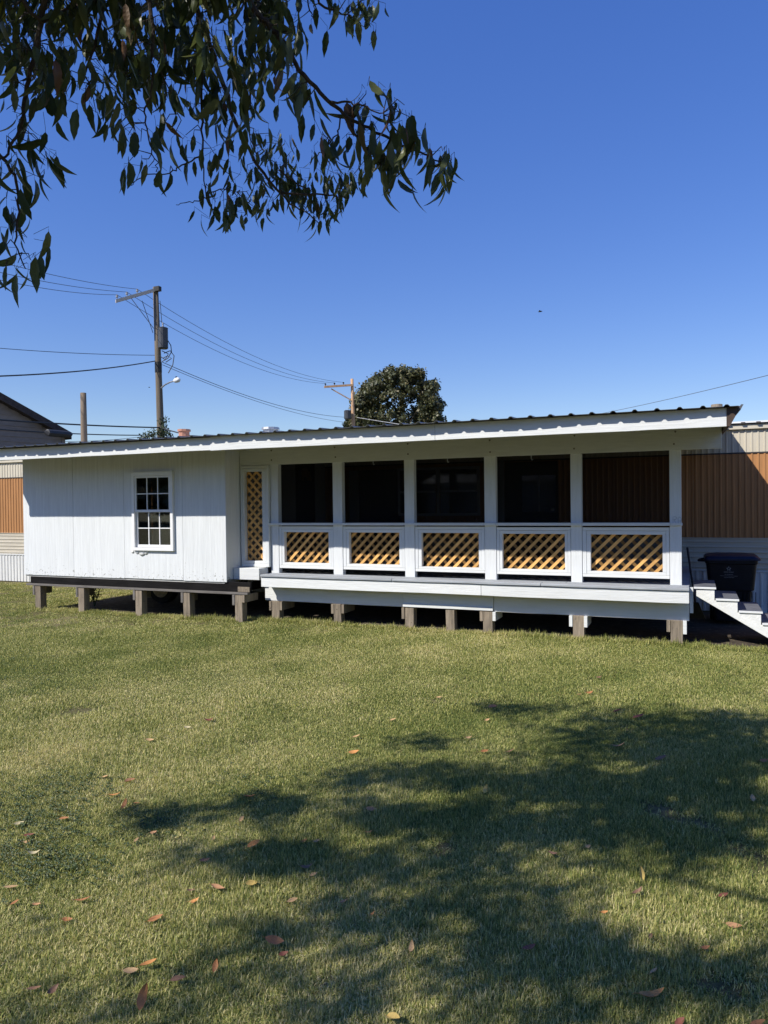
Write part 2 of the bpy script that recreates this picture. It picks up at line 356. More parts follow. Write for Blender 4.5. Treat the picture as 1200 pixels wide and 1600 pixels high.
# axle wheel under the home
wp = at_y(256, 917, .95); WR = wp[2]-.01
wh = MB(); wh.lathe([(WR*.6,-.09),(WR*.94,-.09),(WR,-.06),(WR,.06),(WR*.94,.09),(WR*.6,.09)], (wp[0],wp[1],wp[2]), 24, 'y')
wo = part(wh, 'wheel', M['tyre'], home)
part(MB().lathe([(WR*.62,-.10),(WR*.5,-.115),(WR*.2,-.10),(WR*.16,-.13)], (wp[0],wp[1],wp[2]), 20, 'y'), 'rim', M['rim'], wo)
part(MB().tube([(wp[0],wp[1]+.1,wp[2]),(wp[0],MY+.5,wp[2])], .04, 8), 'axle', M['iron'], home)

# ---------------------------------------------------------------- porch addition
LWY = -.45; LX0, LX1 = -11.22, -6.82; FY = -1.35; RX0, RX1 = -11.67, .335
porch = thing('porch_addition', 'white plywood room and open porch with lattice panels on short wooden posts', 'porch', (-5.5, 0, 0))
# plywood front, one sheet each
wx0, wx1, wz0, wz1 = -8.67, -7.82, 1.107, 2.405
seams = [LX0, -10.02, -8.88, -7.66, LX1]
for k in range(4):
    xa, xb = seams[k]+(.0025 if k else 0), seams[k+1]-(.0025 if k < 3 else 0)
    m = MB(); zb = .632+random.uniform(-.006,.006)
    if xa < wx0 and xb > wx1:
        q0, q1, r0, r1 = wx0+.03, wx1-.03, wz0+.03, wz1-.03
        m.box(xa, q0, LWY, LWY+.012, zb, 2.9); m.box(q1, xb, LWY, LWY+.012, zb, 2.9)
        m.box(q0, q1, LWY, LWY+.012, zb, r0); m.box(q0, q1, LWY, LWY+.012, r1, 2.9)
    else: m.box(xa, xb, LWY, LWY+.012, zb, 2.9)
    part(m, 'plywood_sheet', M['ply'], porch)
part(MB().box(LX1-.045, LX1-.002, LWY+.013, .10, .66, 2.9), 'return_wall', M['ply'], porch)
part(MB().box(LX1-.10, LX1+.004, LWY+.0125, LWY+.03, .66, 2.9), 'corner_stud', M['white_post'], porch)
part(MB().box(LX0, LX0+.012, LWY+.013, MY-.05, .64, 2.95), 'side_wall', M['ply'], porch)
part(MB().box(LX0+.02, LX1-.05, LWY+.02, MY-.05, .60, .64), 'room_floor', M['inside'], porch)
part(MB().box(LX0+.02, LX1-.05, MY-.05, MY-.035, .64, 2.95), 'room_back_wall', M['inside'], porch)
# partition between room and porch with its dark fan-light door
def yx(px_): return at_x(px_, 770, LX1)[1]
yd0, yd1 = yx(462), yx(493)
part(MB().box(LX1-.04, LX1, .11, yd0, .78, 2.95), 'partition_panel', M['pale_panel'], porch)
part(MB().box(LX1-.04, LX1, yd1, MY-.05, .78, 2.95), 'partition_panel', M['pale_panel'], porch)
pd_ = part(MB().box(LX1-.04, LX1-.015, yd0, yd1, .78, 2.95), 'inner_door', M['door'], porch)
fan = MB(); yc = (yd0+yd1)/2; rr = (yd1-yd0)*.32; zf = at_x(473,751,LX1)[2]
for k in range(6):
    a0, a1 = math.pi*k/6+.05, math.pi*(k+1)/6-.05
    fan.prism([(yc+rr*.3*math.cos(a0), zf+rr*.3*math.sin(a0)),(yc+rr*math.cos(a0), zf+rr*math.sin(a0)),(yc+rr*math.cos(a1), zf+rr*math.sin(a1)),(yc+rr*.3*math.cos(a1), zf+rr*.3*math.sin(a1))], LX1-.014, LX1-.008, axis='x')
part(fan, 'fanlight', M['glassdark'], pd_)
# window of the room
win = MB(); ft = .055; YF = LWY-.05
win.box(wx0,wx1,YF,LWY+.03,wz0,wz0+.05); win.box(wx0,wx1,YF,LWY+.03,wz1-ft,wz1)
win.box(wx0,wx0+ft,YF+.001,LWY+.03,wz0+.05,wz1-ft); win.box(wx1-ft,wx1,YF+.001,LWY+.03,wz0+.05,wz1-ft)
wn_o = part(win, 'window', M['vinyl'], porch, bevel=.004)
zmid = 1.765
def sash(z0, z1, yy, name):
    x0, x1 = wx0+ft+.004, wx1-ft-.004; s_ = .03; m = MB()
    m.box(x0,x1,yy,yy+.03,z0,z0+s_+.012); m.box(x0,x1,yy,yy+.03,z1-s_,z1); m.box(x0,x0+s_,yy+.001,yy+.029,z0+s_+.012,z1-s_); m.box(x1-s_,x1,yy+.001,yy+.029,z0+s_+.012,z1-s_)
    o = part(m, name, M['vinyl'], wn_o, bevel=.003)
    gx = np.linspace(x0+s_, x1-s_, 4); gz = np.linspace(z0+s_+.012, z1-s_, 3)
    mu = MB()
    for x in gx[1:3]: mu.box(x-.008, x+.008, yy+.006, yy+.014, z0+s_+.012, z1-s_)
    mu.box(x0+s_, x1-s_, yy+.0065, yy+.0135, gz[1]-.008, gz[1]+.008)
    part(mu, 'muntins', M['vinyl'], wn_o)
    for i in range(3):
        for j in range(2):
            part(MB().box(gx[i]+.002, gx[i+1]-.002, yy+.016, yy+.020, gz[j]+.002, gz[j+1]-.002), 'pane', M['glass'], wn_o)
sash(wz0+.055, zmid+.02, LWY-.005, 'lower_sash'); sash(zmid-.02, wz1-ft-.004, LWY-.038, 'upper_sash')
part(MB().box(wx0-.02, wx1+.005, YF-.006, LWY-.001, wz1+.001, wz1+.018), 'drip_cap', M['white'], wn_o)
caulk = MB()
for cx, cw in ((-8.70,.03),(-8.60,.04),(-8.50,.07),(-8.42,.05)):
    caulk.lathe([(cw*.3,-.012),(cw,-.004),(cw,.004),(cw*.5,.010)], (cx, LWY-.004, wz0-.022+random.uniform(-.008,.008)), 8, 'y')
part(caulk, 'caulking', M['trimwhite'], wn_o, smooth=True)
# curtains inside the window
cu = MB(); cpts = []
for k in range(13): cpts.append((wx0+.02+.20*k/12, LWY+.10+.02*math.sin(k*2.1)))
for k in range(12):
    (xa, ya), (xb, yb) = cpts[k], cpts[k+1]
    cu.add([(xa,ya,1.0),(xb,yb,1.0),(xb,yb,2.45),(xa,ya,2.45)], [(0,1,2,3)])
part(cu, 'curtain', M['inside'], porch)
# header beam, porch posts, rail
part(MB().box(LX1+.003, .33, -.045, -.003, 2.485, 2.80), 'header_beam', M['white'], porch, bevel=.004)
part(MB().box(LX1+.003, .33, .0, .10, 2.50, 2.80), 'inner_beam', M['white'], porch)
postx = [(-6.265,-6.125),(-5.145,-4.985),(-3.955,-3.80),(-2.735,-2.57),(-1.535,-1.39),(-.285,-.145)]
for (a, b) in postx:
    part(MB().box(a, b, -.003, .10, .745, 2.485), 'porch_post', M['white_post'], porch, bevel=.004)
    for dz in (.06, .22):
        part(MB().lathe([(.012,-.004),(.012,.004)], ((a+b)/2+random.uniform(-.02,.02), -.048, 2.50+dz+random.uniform(-.01,.01)), 8, 'y'), 'bolt', M['stain'], porch)
for k in range(5):
    a, b = postx[k][1], postx[k+1][0]
    part(MB().box(a+.001 if k else postx[0][0]-.015, b-.001, -.05, .09, 1.515, 1.553), 'rail', M['white'], porch, bevel=.004)
part(MB().box(postx[5][0]+.001, postx[5][1]+.012, -.03, -.004, 1.515, 1.55), 'rail_end', M['white'], porch, bevel=.003)
for k in range(1,5):
    part(MB().box(postx[k][0]+.001, postx[k][1]-.001, -.05, -.004, 1.516, 1.552), 'rail_block', M['white'], porch, bevel=.003)
for x, y in ((583,722),(699,718),(830,714)):
    P = at_y(x, y, .03); h_ = MB(); h_.tube([(P[0],.03,P[2]+.06),(P[0],.03,P[2]-.02),(P[0]+.012,.03,P[2]-.045),(P[0]+.024,.03,P[2]-.03)], .006, 6)
    part(h_, 'hook', M['steel'], porch)
# dark half-clear sheets added across the five openings to dim the porch interior
for k in range(5):
    a, b = postx[k][1], postx[k+1][0]
    part(MB().box(a-.02, b+.02, .1015, .1025, .76, 2.52), 'added_dimming_sheet', M['mesh'], porch)
# lattice clipped to a rectangle
def clip(poly, x0, x1, z0, z1):
    def cut(pl, f):
        out = []
        for i in range(len(pl)):
            p, q = pl[i], pl[(i+1)%len(pl)]; a, b = f(p), f(q)
            if a >= 0: out.append(p)
            if a*b < 0: t = a/(a-b); out.append((p[0]+(q[0]-p[0])*t, p[1]+(q[1]-p[1])*t))
        return out
    for f in (lambda p: p[0]-x0, lambda p: x1-p[0], lambda p: p[1]-z0, lambda p: z1-p[1]):
        poly = cut(poly, f)
        if len(poly) < 3: return None
    return poly
def lattice(root, x0, x1, z0, z1, y, front=1, step=.144, wd=.0405):
    n = 0
    for lay, sgn in ((0, front), (1, -front)):
        ya = y+lay*.0102; off = random.uniform(0, step); d = wd*math.sqrt(2)
        c = -(z1-z0)-step+off
        while c < (x1-x0)+(z1-z0)+step:
            jit = random.uniform(-.004,.004); cc = c+jit
            if sgn > 0: pl = [(x0+cc-3, z0-3), (x0+cc+d-3, z0-3), (x0+cc+d+3, z0+3), (x0+cc+3, z0+3)]
            else: pl = [(x0+cc+3, z0-3), (x0+cc+d+3, z0-3), (x0+cc+d-3, z0+3), (x0+cc-3, z0+3)]
            q = clip(pl, x0, x1, z0, z1)
            if q:
                part(MB().prism(q, ya, ya+.0095), 'lattice_slat', M['lattice'], root); n += 1
            c += step
    return n
def frame_part(o0, o1, p0, p1, ya, yb, z=None):
    """outer rect o0..o1, inner p0..p1 (x,z): double picture-frame boards"""
    fr = part(MB().box(o0[0], o1[0], ya, yb, o0[1], o0[1]+.0+(p0[1]-o0[1])*.52), 'lattice_panel', M['white'], porch, bevel=.003)
    mx = (o0[0]+p0[0])/2; nx = (o1[0]+p1[0])/2; mz = o0[1]+(p0[1]-o0[1])*.52; nz = o1[1]-(o1[1]-p1[1])*.48
    for (a, b, c, d, mt, y_) in ((o0[0],o1[0],nz+.002,o1[1],'white',ya),(o0[0],mx-.001,mz+.002,nz,'white_post',ya+.001),(nx+.001,o1[0],mz+.002,nz,'white_post',ya+.001),
                          (mx+.001,nx-.001,mz+.002,p0[1],'white',ya+.006),(mx+.001,nx-.001,p1[1],nz-.002,'white',ya+.006),(mx+.001,p0[0],p0[1]+.001,p1[1]-.001,'white_post',ya+.006),(p1[0],nx-.001,p0[1]+.001,p1[1]-.001,'white_post',ya+.006)):
        part(MB().box(a, b, y_, yb, c, d), 'frame_board', M[mt], fr, bevel=.003)
    return fr
panels = [((-6.12,.83),(-5.15,1.497),(-6.03,.92),(-5.236,1.405)), ((-4.98,.835),(-3.96,1.497),(-4.88,.922),(-4.05,1.405)),
          ((-3.795,.835),(-2.74,1.497),(-3.697,.907),(-2.829,1.405)), ((-2.565,.83),(-1.54,1.49),(-2.485,.905),(-1.62,1.398)), ((-1.385,.825),(-.29,1.49),(-1.279,.903),(-.374,1.396))]
for (o0, o1, p0, p1) in panels:
    f = frame_part(o0, o1, p0, p1, .004, .088)
    lattice(f, p0[0]-.02, p1[0]+.02, p0[1]-.02, p1[1]+.02, .092)
f = frame_part((-6.80,.845),(-6.275,2.48),(-6.735,.94),(-6.395,2.385), -.06, .03)
f['label'] = 'tall narrow lattice panel in the corner'
lattice(f, -6.755, -6.375, .92, 2.405, .034, front=-1)
# sill box under the tall panel
part(MB().box(LX1+.003, -6.33, -.27, .0, .655, .838), 'sill_box', M['white'], porch, bevel=.005)
# ledge, rim and skirt boards
def bowed(x0, x1, y0, y1, z0, z1, n=10, amp=.004):
    m = MB(); xs = np.linspace(x0, x1, n); of = np.cumsum(rng.normal(0, amp*.5, n)); of -= np.linspace(of[0], of[-1], n)
    vs = []; 
    for x, o in zip(xs, of): vs += [(x,y0,z0+o),(x,y1,z0+o),(x,y1,z1+o),(x,y0,z1+o)]
    fs = [(0,1,2,3),(4*n-1,4*n-2,4*n-3,4*n-4)]
    for i in range(n-1):
        for k in range(4): fs.append((4*i+k, 4*(i+1)+k, 4*(i+1)+(k+1)%4, 4*i+(k+1)%4))
    return m.add(vs, fs)
for (a, b) in ((-6.24,-4.02),(-4.015,-1.88),(-1.875,-.055)):
    part(bowed(a, b, -.385, -.215, .722, .757), 'deck_board', M['ledge'], porch, bevel=.006)
    part(bowed(a+.3 if a > -6 else a+.05, min(b+.3, -.06), -.212, -.06, .722, .757), 'deck_board', M['ledge'], porch, bevel=.004)
y_ = -.057
while y_ < MY-.12:
    part(MB().box(-6.8, -.06, y_, y_+.138, .718, .742), 'floor_board', M['ledge'], porch); y_ += .142
part(bowed(-6.235, -2.70, -.362, -.325, .564, .716), 'rim_board', M['white'], porch, bevel=.004)
part(bowed(-2.695, -.058, -.362, -.325, .564, .716), 'rim_board', M['white'], porch, bevel=.004)
part(MB().box(-6.23, -.06, -.32, -.15, .60, .70), 'rim_joist', M['greywood'], porch)
part(bowed(-6.31, -3.94, -.135, -.10, .322, .60), 'skirt_board', M['white'], porch, bevel=.004)
part(bowed(-3.935, -2.585, -.15, -.10, .335, .60), 'skirt_board', M['white'], porch, bevel=.004)
part(bowed(-2.58, -.06, -.135, -.10, .315, .60), 'skirt_board', M['white'], porch, bevel=.004)
part(MB().box(-3.935, -2.585, -.172, -.152, .328, .375), 'lit_batten', M['white'], porch, bevel=.003)
part(MB().box(-.095, -.06, -.095, .9, .32, .70), 'side_skirt', M['white'], porch, bevel=.003)
# room sub-frame
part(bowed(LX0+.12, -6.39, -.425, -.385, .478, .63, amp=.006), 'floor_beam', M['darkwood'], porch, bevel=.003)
part(MB().box(LX0+.06, -6.42, -.47, -.38, .440, .474), 'base_plank', M['greywood'], porch, bevel=.003)
part(MB().box(-6.62, -6.40, -.44, -.426, .48, .56), 'beam_end', M['oldwood'], porch, bevel=.003)
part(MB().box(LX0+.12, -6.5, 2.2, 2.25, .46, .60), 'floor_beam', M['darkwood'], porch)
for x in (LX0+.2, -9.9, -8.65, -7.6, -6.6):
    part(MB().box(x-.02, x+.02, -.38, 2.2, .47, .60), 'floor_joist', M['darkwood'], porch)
def support(x, y, w, h, cleats, mt='oldwood', name='support_post'):
    ln = random.uniform(-.012,.012)
    m = MB(); m.add([(x-w/2,y-w/2,-.1),(x+w/2,y-w/2,-.1),(x+w/2,y+w/2,-.1),(x-w/2,y+w/2,-.1),(x-w/2+ln,y-w/2,h),(x+w/2+ln,y-w/2,h),(x+w/2+ln,y+w/2,h),(x-w/2+ln,y+w/2,h)],
        [(0,3,2,1),(4,5,6,7),(0,1,5,4),(1,2,6,5),(2,3,7,6),(3,0,4,7)])
    p = part(m, name, M[mt], porch, bevel=.006)
    for sx, dz, mm in cleats:
        a = x+sx*(w/2+.024)
        part(MB().box(a-.022, a+.022, y-w/2-.01, y+w/2+.25, h-dz, h-.004), 'cleat', M[mm], p, bevel=.003)
for px_, py_ in ((59,953),(128,957),(216,963),(303,965),(383,970)):
    P = at_z(px_, py_); support(P[0], -.39, .135, .438, [(-1,.17,'greywood')]+([(1,.12,'oldwood')] if px_ > 380 else []), 'oldwood')
for px_, py_, w, cl in ((430,971,.14,[(-1,.15,'oldwood'),(1,.14,'oldwood')]),(529,976,.125,[(-1,.15,'oldwood'),(1,.14,'oldwood')]),(642,982,.135,[(-1,.17,'oldwood')]),(706,986,.13,[]),(768,987,.135,[(-1,.14,'oldwood'),(1,.13,'white')]),(904,999,.145,[(-1,.15,'white'),(1,.15,'white')]),(1058,1004,.145,[(-1,.15,'oldwood'),(1,.17,'white')])):
    P = at_z(px_, py_); support(P[0], -.09, w, .318, cl)
for x in (-10.75, -9.6, -8.3, -6.9, -5.3, -3.4, -1.5):
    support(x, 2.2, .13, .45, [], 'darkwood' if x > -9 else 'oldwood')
# roof: fascia, soffit gap, rafters, ceiling, ribbed sheets, rake
part(bowed(RX0, -6.43, FY, FY+.038, 2.645, 2.832, 14, .004), 'fascia_board', M['white'], porch, bevel=.003)
part(bowed(-6.425, -3.0, FY-.012, FY+.03, 2.637, 2.838, 14, .003), 'fascia_board', M['white'], porch, bevel=.003)
part(bowed(-2.996, RX1, FY-.012, FY+.03, 2.637, 2.838, 14, .003), 'fascia_board', M['white'], porch, bevel=.003)
SL = .04
def rz(y): return 2.845+SL*(y-FY)
xr = RX0+.05
while xr < RX1:
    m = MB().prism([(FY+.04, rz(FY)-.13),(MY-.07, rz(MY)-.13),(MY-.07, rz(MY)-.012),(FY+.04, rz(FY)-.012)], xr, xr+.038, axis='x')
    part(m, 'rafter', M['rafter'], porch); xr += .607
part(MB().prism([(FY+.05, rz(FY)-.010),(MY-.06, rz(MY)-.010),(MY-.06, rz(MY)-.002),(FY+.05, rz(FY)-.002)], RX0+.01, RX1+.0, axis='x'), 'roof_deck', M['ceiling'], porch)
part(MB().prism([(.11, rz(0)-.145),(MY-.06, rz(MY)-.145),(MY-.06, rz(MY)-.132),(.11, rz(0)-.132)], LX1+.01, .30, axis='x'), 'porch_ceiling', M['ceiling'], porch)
SW = .9346; nsh = 13; xs0 = .43-nsh*SW+.02
def roof_sheet(x0, x1):
    prof = []; p = SW/4; t = x0
    for k in range(4):
        for q, h in ((0,.0),(.36,.0),(.45,.021),(.55,.021),(.64,.0)):
            prof.append((x0+(k+q)*p, h))
    prof.append((x1-.001, 0.0))
    m = MB(); ya, yb = FY-.125, MY-.105
    for (o, sg) in ((.004, 1), (.0, -1)):
        n = len(prof)
        vs = [(x, ya+.018*math.sin(x*.9+1)+.006*math.sin(x*4.1), rz(ya)+h+o) for x, h in prof]+[(x, yb, rz(yb)+h+o) for x, h in prof]
        fs = [(i, i+1, n+i+1, n+i) if sg > 0 else (i, n+i, n+i+1, i+1) for i in range(n-1)]
        m.add(vs, fs)
    n = len(prof)
    m.f += [(i, 2*n+i, 2*n+i+1, i+1) for i in range(n-1)]; m.m += [0]*(n-1)
    return m
for k in range(nsh): part(roof_sheet(xs0+k*SW, xs0+(k+1)*SW), 'roof_sheet', M['roof'], porch)
rk = MB().prism([(RX1+.004,2.64),(RX1+.03,2.635),(.47,rz(FY)-.01),(.47,rz(FY)+.005),(RX1+.004,rz(FY)-.002)], FY-.02, MY-.1)
rk.v = [(x, y, z+SL*(y-FY)) for x, y, z in rk.v]; part(rk, 'rake_soffit', M['rake'], porch)
re_ = MB().prism([(.445,rz(FY)-.04),(.47,rz(FY)-.04),(.50,rz(FY)+.02),(.475,rz(FY)+.02)], FY-.03, MY-.1)
re_.v = [(x, y, z+SL*(y-FY)) for x, y, z in re_.v]; part(re_, 'rake_trim', M['roof'], porch)
# pencilled mark on the right-hand post
pm = MB(); P = at_y(1058, 813, -.006)
def stroke(pp): pm.tube([(P[0]+x*.045, -.0045, P[2]+z*.045) for x, z in pp], .0022, 4)
stroke([(-1.1,-1),(-1.1,1),(-.5,1.1),(-.1,.7),(-.3,.3),(-.9,.2)]); stroke([(-.9,.2),(-.1,-1)]); stroke([(.3,-1),(.25,.6),(.7,1),(1.1,.5),(1,-.6)]); stroke([(.3,-.2),(1.2,-.1)])
part(pm, 'pencil_mark', M['pencil'], porch)

# ---------------------------------------------------------------- steps at the right-hand end
steps = thing('porch_steps', 'white chipped wooden steps with dark grey treads at the right end of the porch', 'steps', (.5,.3,0))
tz = [.742,.602,.462,.322,.182]; tx = [-.005,.247,.507,.767,1.027,1.287]; SY0, SY1 = -.06, .82
def stringer(y0, y1):
    pl = [(tx[0]+.03,.70)]
    for k in range(5): pl += [(tx[k+1]-.012 , tz[k]-.026), (tx[k+1]-.012, tz[k+1]-.026 if k < 4 else 0)]
    pl += [(1.06,.0), (tx[0]+.03,.625)]
    return MB().prism(pl, y0, y1)
part(stringer(SY0, SY0+.036), 'stringer', M['stringer'], steps, bevel=.003)
part(stringer(SY1-.04, SY1-.004), 'stringer', M['stringer'], steps, bevel=.003)
for k in range(5):
    part(MB().box(tx[k]+(.0 if k else .0), tx[k+1]+.006, SY0+.012, SY1, tz[k]-.024, tz[k]), 'tread', M['tread'], steps)
    part(MB().box(tx[k]+.0, tx[k+1]+.006, SY0-.018, SY0+.011, tz[k]-.025, tz[k]-.001), 'tread_edge', M['white'], steps, bevel=.003)
    part(MB().box(tx[k+1]-.034, tx[k+1]-.016, SY0+.038, SY1-.042, tz[k]-.16, tz[k]-.026), 'riser', M['white'], steps)
part(MB().box(-.052, -.012, -.10, -.06, .41, .735), 'side_post', M['white_post'], steps)

# ---------------------------------------------------------------- wheeled bin and broom
BX, BY = .50, 1.95
bin_ = thing('wheeled_bin', 'large navy and black wheeled rubbish bin behind the white steps', 'rubbish bin', (BX, BY, 0))
def rring(cx, cy, hx, hy, z, r=.06, n=4):
    out = []
    for sx, sy, a0 in ((1,1,0),(-1,1,90),(-1,-1,180),(1,-1,270)):
        for k in range(n+1):
            a = math.radians(a0+90*k/n); out.append((cx+sx*(hx-r)+r*math.cos(a), cy+sy*(hy-r)+r*math.sin(a), z))
    return out
def loft(rings, cap=True):
    m = MB(); n = len(rings[0]); vs = [p for r in rings for p in r]
    fs = [(i*n+k, i*n+(k+1)%n, (i+1)*n+(k+1)%n, (i+1)*n+k) for i in range(len(rings)-1) for k in range(n)]
    if cap: fs += [tuple(range(n-1,-1,-1)), tuple((len(rings)-1)*n+k for k in range(n))]
    return m.add(vs, fs)
part(loft([rring(BX,BY,.24,.25,.06), rring(BX,BY,.27,.28,.50), rring(BX,BY,.275,.285,.515), rring(BX,BY,.30,.30,.52), rring(BX,BY,.335,.335,.90), rring(BX,BY,.35,.35,.91), rring(BX,BY,.35,.35,.955)]), 'body', M['black'], bin_, smooth=False, bevel=.004)
lid = loft([rring(BX+.01,BY,.375,.375,.958), rring(BX+.01,BY,.375,.375,.985), rring(BX,BY,.34,.34,1.02), rring(BX,BY,.22,.24,1.035)])
lid.v = [(x, y, z-.035*max(0,(BX-.18-x))*2.0) for x, y, z in lid.v]
lo = part(lid, 'lid', M['navy'], bin_, smooth=False, bevel=.003)
part(MB().tube([(BX-.30,BY+.0,.955),(BX-.42,BY-.05,.945),(BX-.44,BY-.2,.94),(BX-.36,BY-.32,.945)], .017, 8), 'handle', M['black'], bin_)
for sx in (-.25, .25):
    part(MB().lathe([(.06,-.03),(.115,-.03),(.12,0),(.115,.03),(.06,.03)], (BX+sx, BY+.24, .12), 16, 'x'), 'wheel', M['black'], bin_)
for k in range(4):
    x = BX+.345; part(MB().box(BX+.16+k*.05, BX+.17+k*.05, BY-.315, BY-.29, .12, .50), 'rib', M['black'], bin_)
# faint white print: small emblem and unreadable lines, set on the sloping front
pr = MB()
def onface(x, z): t = (z-.52)/(.90-.52); return (BX+x, BY-(.30+.035*t)-.004, z)
def patch(x0, x1, z0, z1):
    pr.add([onface(x0,z0),onface(x1,z0),onface(x1,z1),onface(x0,z1)], [(0,1,2,3)])
for a in range(5):
    th = math.radians(72*a+18); c0 = (math.cos(th), math.sin(th)); s0 = (-c0[1], c0[0])
    q = [(c0[0]*.008, c0[1]*.008), (c0[0]*.02+s0[0]*.010, c0[1]*.02+s0[1]*.010), (c0[0]*.034, c0[1]*.034), (c0[0]*.02-s0[0]*.010, c0[1]*.02-s0[1]*.010)]
    pr.add([onface(-.035+u, .835+v) for u, v in q], [(0,1,2,3)])
for z, x0, x1, hgt, seed in ((.785,-.10,.03,.011,1),(.752,-.09,.02,.007,2),(.728,-.15,.08,.006,3),(.706,-.10,.04,.006,4)):
    r_ = random.Random(seed); x = x0
    while x < x1:
        wd = r_.uniform(.006,.014); patch(x, min(x+wd, x1), z-hgt/2*r_.uniform(.6,1), z+hgt/2); x += wd+.004
tag(part(pr, 'print', M['print'], bin_), kind='stuff')
bt = at_y(1074, 856, 1.5); bb = at_y(1083, 918, 1.0)
br = thing('broom', 'thin black broom handle leaning behind the top porch step', 'broom', (bb[0], bb[1], 0))
d_ = bb-bt
part(MB().tube([bt, bb, bb+d_*.35], [.016,.014,.014], 8), 'handle', M['iron'], br)
e_ = bb+d_*.35
part(MB().prism([(e_[0]-.04,e_[2]),(e_[0]+.04,e_[2]),(e_[0]+.13,max(e_[2]-.22,.01)),(e_[0]-.13,max(e_[2]-.22,.01))], e_[1]-.025, e_[1]+.025), 'bristles', M['iron'], br)

# ---------------------------------------------------------------- grey gable house beyond, left
hd = np.array([math.sin(math.radians(13.7)), math.cos(math.radians(13.7)), 0.0])    # along the wall, away from the camera
hn = np.array([hd[1], -hd[0], 0.0])                                                 # outward normal
HC = at_d(100, 690, 30.0); HC0 = HC*np.array([1,1,0])
def on_wall(x, y, out=0.0):
    d = ray(x, y); o = HC0+hn*out; t = ((o-CC)@hn)/(d@hn); return CC+d*t
e0 = on_wall(112, 678, .35); e1 = on_wall(0, 615, .35)
s0 = (e0-HC0)@(-hd); s1 = (e1-HC0)@(-hd)
slope = (e1[2]-e0[2])/(s1-s0)
Wd = 9.0; apex_s = Wd/2; ez = e0[2]+slope*(0-s0)
house = thing('grey_house', 'dark grey clapboard house gable behind the left end of the roof', 'house', HC0)
def hp(s_, out, z): return HC0-hd*s_+hn*out+np.array([0,0,z])
def wall_top(s_): return ez+slope*min(s_, Wd-s_)-.12
z = .3; bh = .205
core = MB(); core.add([hp(0,-.02,0),hp(Wd,-.02,0),hp(Wd,-.02,ez-.15),hp(Wd/2,-.02,wall_top(Wd/2)-.05),hp(0,-.02,ez-.15)]+[hp(0,-9,0),hp(Wd,-9,0),hp(Wd,-9,ez-.15),hp(Wd/2,-9,wall_top(Wd/2)-.05),hp(0,-9,ez-.15)],
     [(0,1,2,3,4),(9,8,7,6,5),(0,5,6,1),(1,6,7,2),(2,7,8,3),(3,8,9,4),(4,9,5,0)])
part(core, 'wall', M['clap'], house)
while z < ez+slope*Wd/2-.3:
    z1_ = z+bh; sl_ = 0.0
    if z1_ > wall_top(0): sl_ = (z1_-wall_top(0))/slope
    if Wd-2*sl_ < .3: break
    m = MB(); m.add([hp(sl_,.030,z),hp(Wd-sl_,.030,z),hp(Wd-sl_,.006,z1_+.01),hp(sl_,.006,z1_+.01),hp(sl_,-.01,z),hp(Wd-sl_,-.01,z),hp(Wd-sl_,-.01,z1_),hp(sl_,-.01,z1_)],
        [(0,1,2,3),(7,6,5,4),(0,4,5,1),(2,6,7,3),(1,5,6,2),(0,3,7,4)])
    part(m, 'clapboard', M['clap'], house); z += bh
cb = MB(); cb.add([hp(-.03,.045,0),hp(.12,.045,0),hp(.12,.045,ez),hp(-.03,.045,ez),hp(-.03,-.12,0),hp(.12,-.03,0),hp(.12,-.03,ez),hp(-.03,-.12,ez)], [(0,1,2,3),(0,3,7,4),(0,4,5,1),(1,5,6,2),(2,6,7,3)])
part(cb, 'corner_board', M['clap'], house)
for sgn in (0, 1):
    m = MB()
    def rp(s_, out, dz): return hp(s_ if not sgn else Wd-s_, out, ez+slope*s_+dz)
    lo_s, hi_s = s0, Wd/2
    vs = [rp(lo_s,.35,-.22),rp(hi_s,.35,-.22),rp(hi_s,.35,.06),rp(lo_s,.35,.06),rp(lo_s,-9.3,-.22),rp(hi_s,-9.3,-.22),rp(hi_s,-9.3,.06),rp(lo_s,-9.3,.06)]
    m.add(vs, [(0,1,2,3),(3,2,6,7),(0,4,5,1),(7,6,5,4),(0,3,7,4)]); part(m, 'roof', M['shingle'], house)

# ---------------------------------------------------------------- utility poles and lines
def pole_pts(x0, y0, x1, y1, D): return at_d(x0, y0, D), at_d(x1, y1, D)
def straight_pole(root, b, t, r0, r1, mt):
    d = (t-b)/(t[2]-b[2]); base = b-d*b[2]-d*.3
    part(MB().tube([base, b, (b+t)/2, t], [r0*1.1, r0, (r0+r1)/2, r1], 12), 'pole', M[mt], root, smooth=True)
DA = 35.0
pb, pt = pole_pts(251, 675, 243, 449, DA)
poleA = thing('utility_pole', 'tall wooden utility pole with pale one-sided crossarm, transformer and street lamp', 'utility pole', (pb[0], pb[1], 0), 'utility poles')
straight_pole(poleA, pb, pt, .17, .125, 'pole')
ca0, ca1 = at_d(185, 472, DA-.9), at_d(248, 454, DA+.05)
def beam(p, q, w, h):
    p, q = Vector(p), Vector(q); t = (q-p).normalized(); s_ = t.cross(Vector((0,0,1))).normalized()*w/2; u = Vector((0,0,h/2))
    m = MB(); m.add([p-s_-u,p+s_-u,p+s_+u,p-s_+u,q-s_-u,q+s_-u,q+s_+u,q-s_+u], [(3,2,1,0),(4,5,6,7),(0,1,5,4),(1,2,6,5),(2,3,7,6),(3,0,4,7)]); return m
off = np.array([0,-.17,0])
part(beam(ca0+off, ca1+off, .12, .15), 'crossarm', M['arm_pale'], poleA)
insA = []
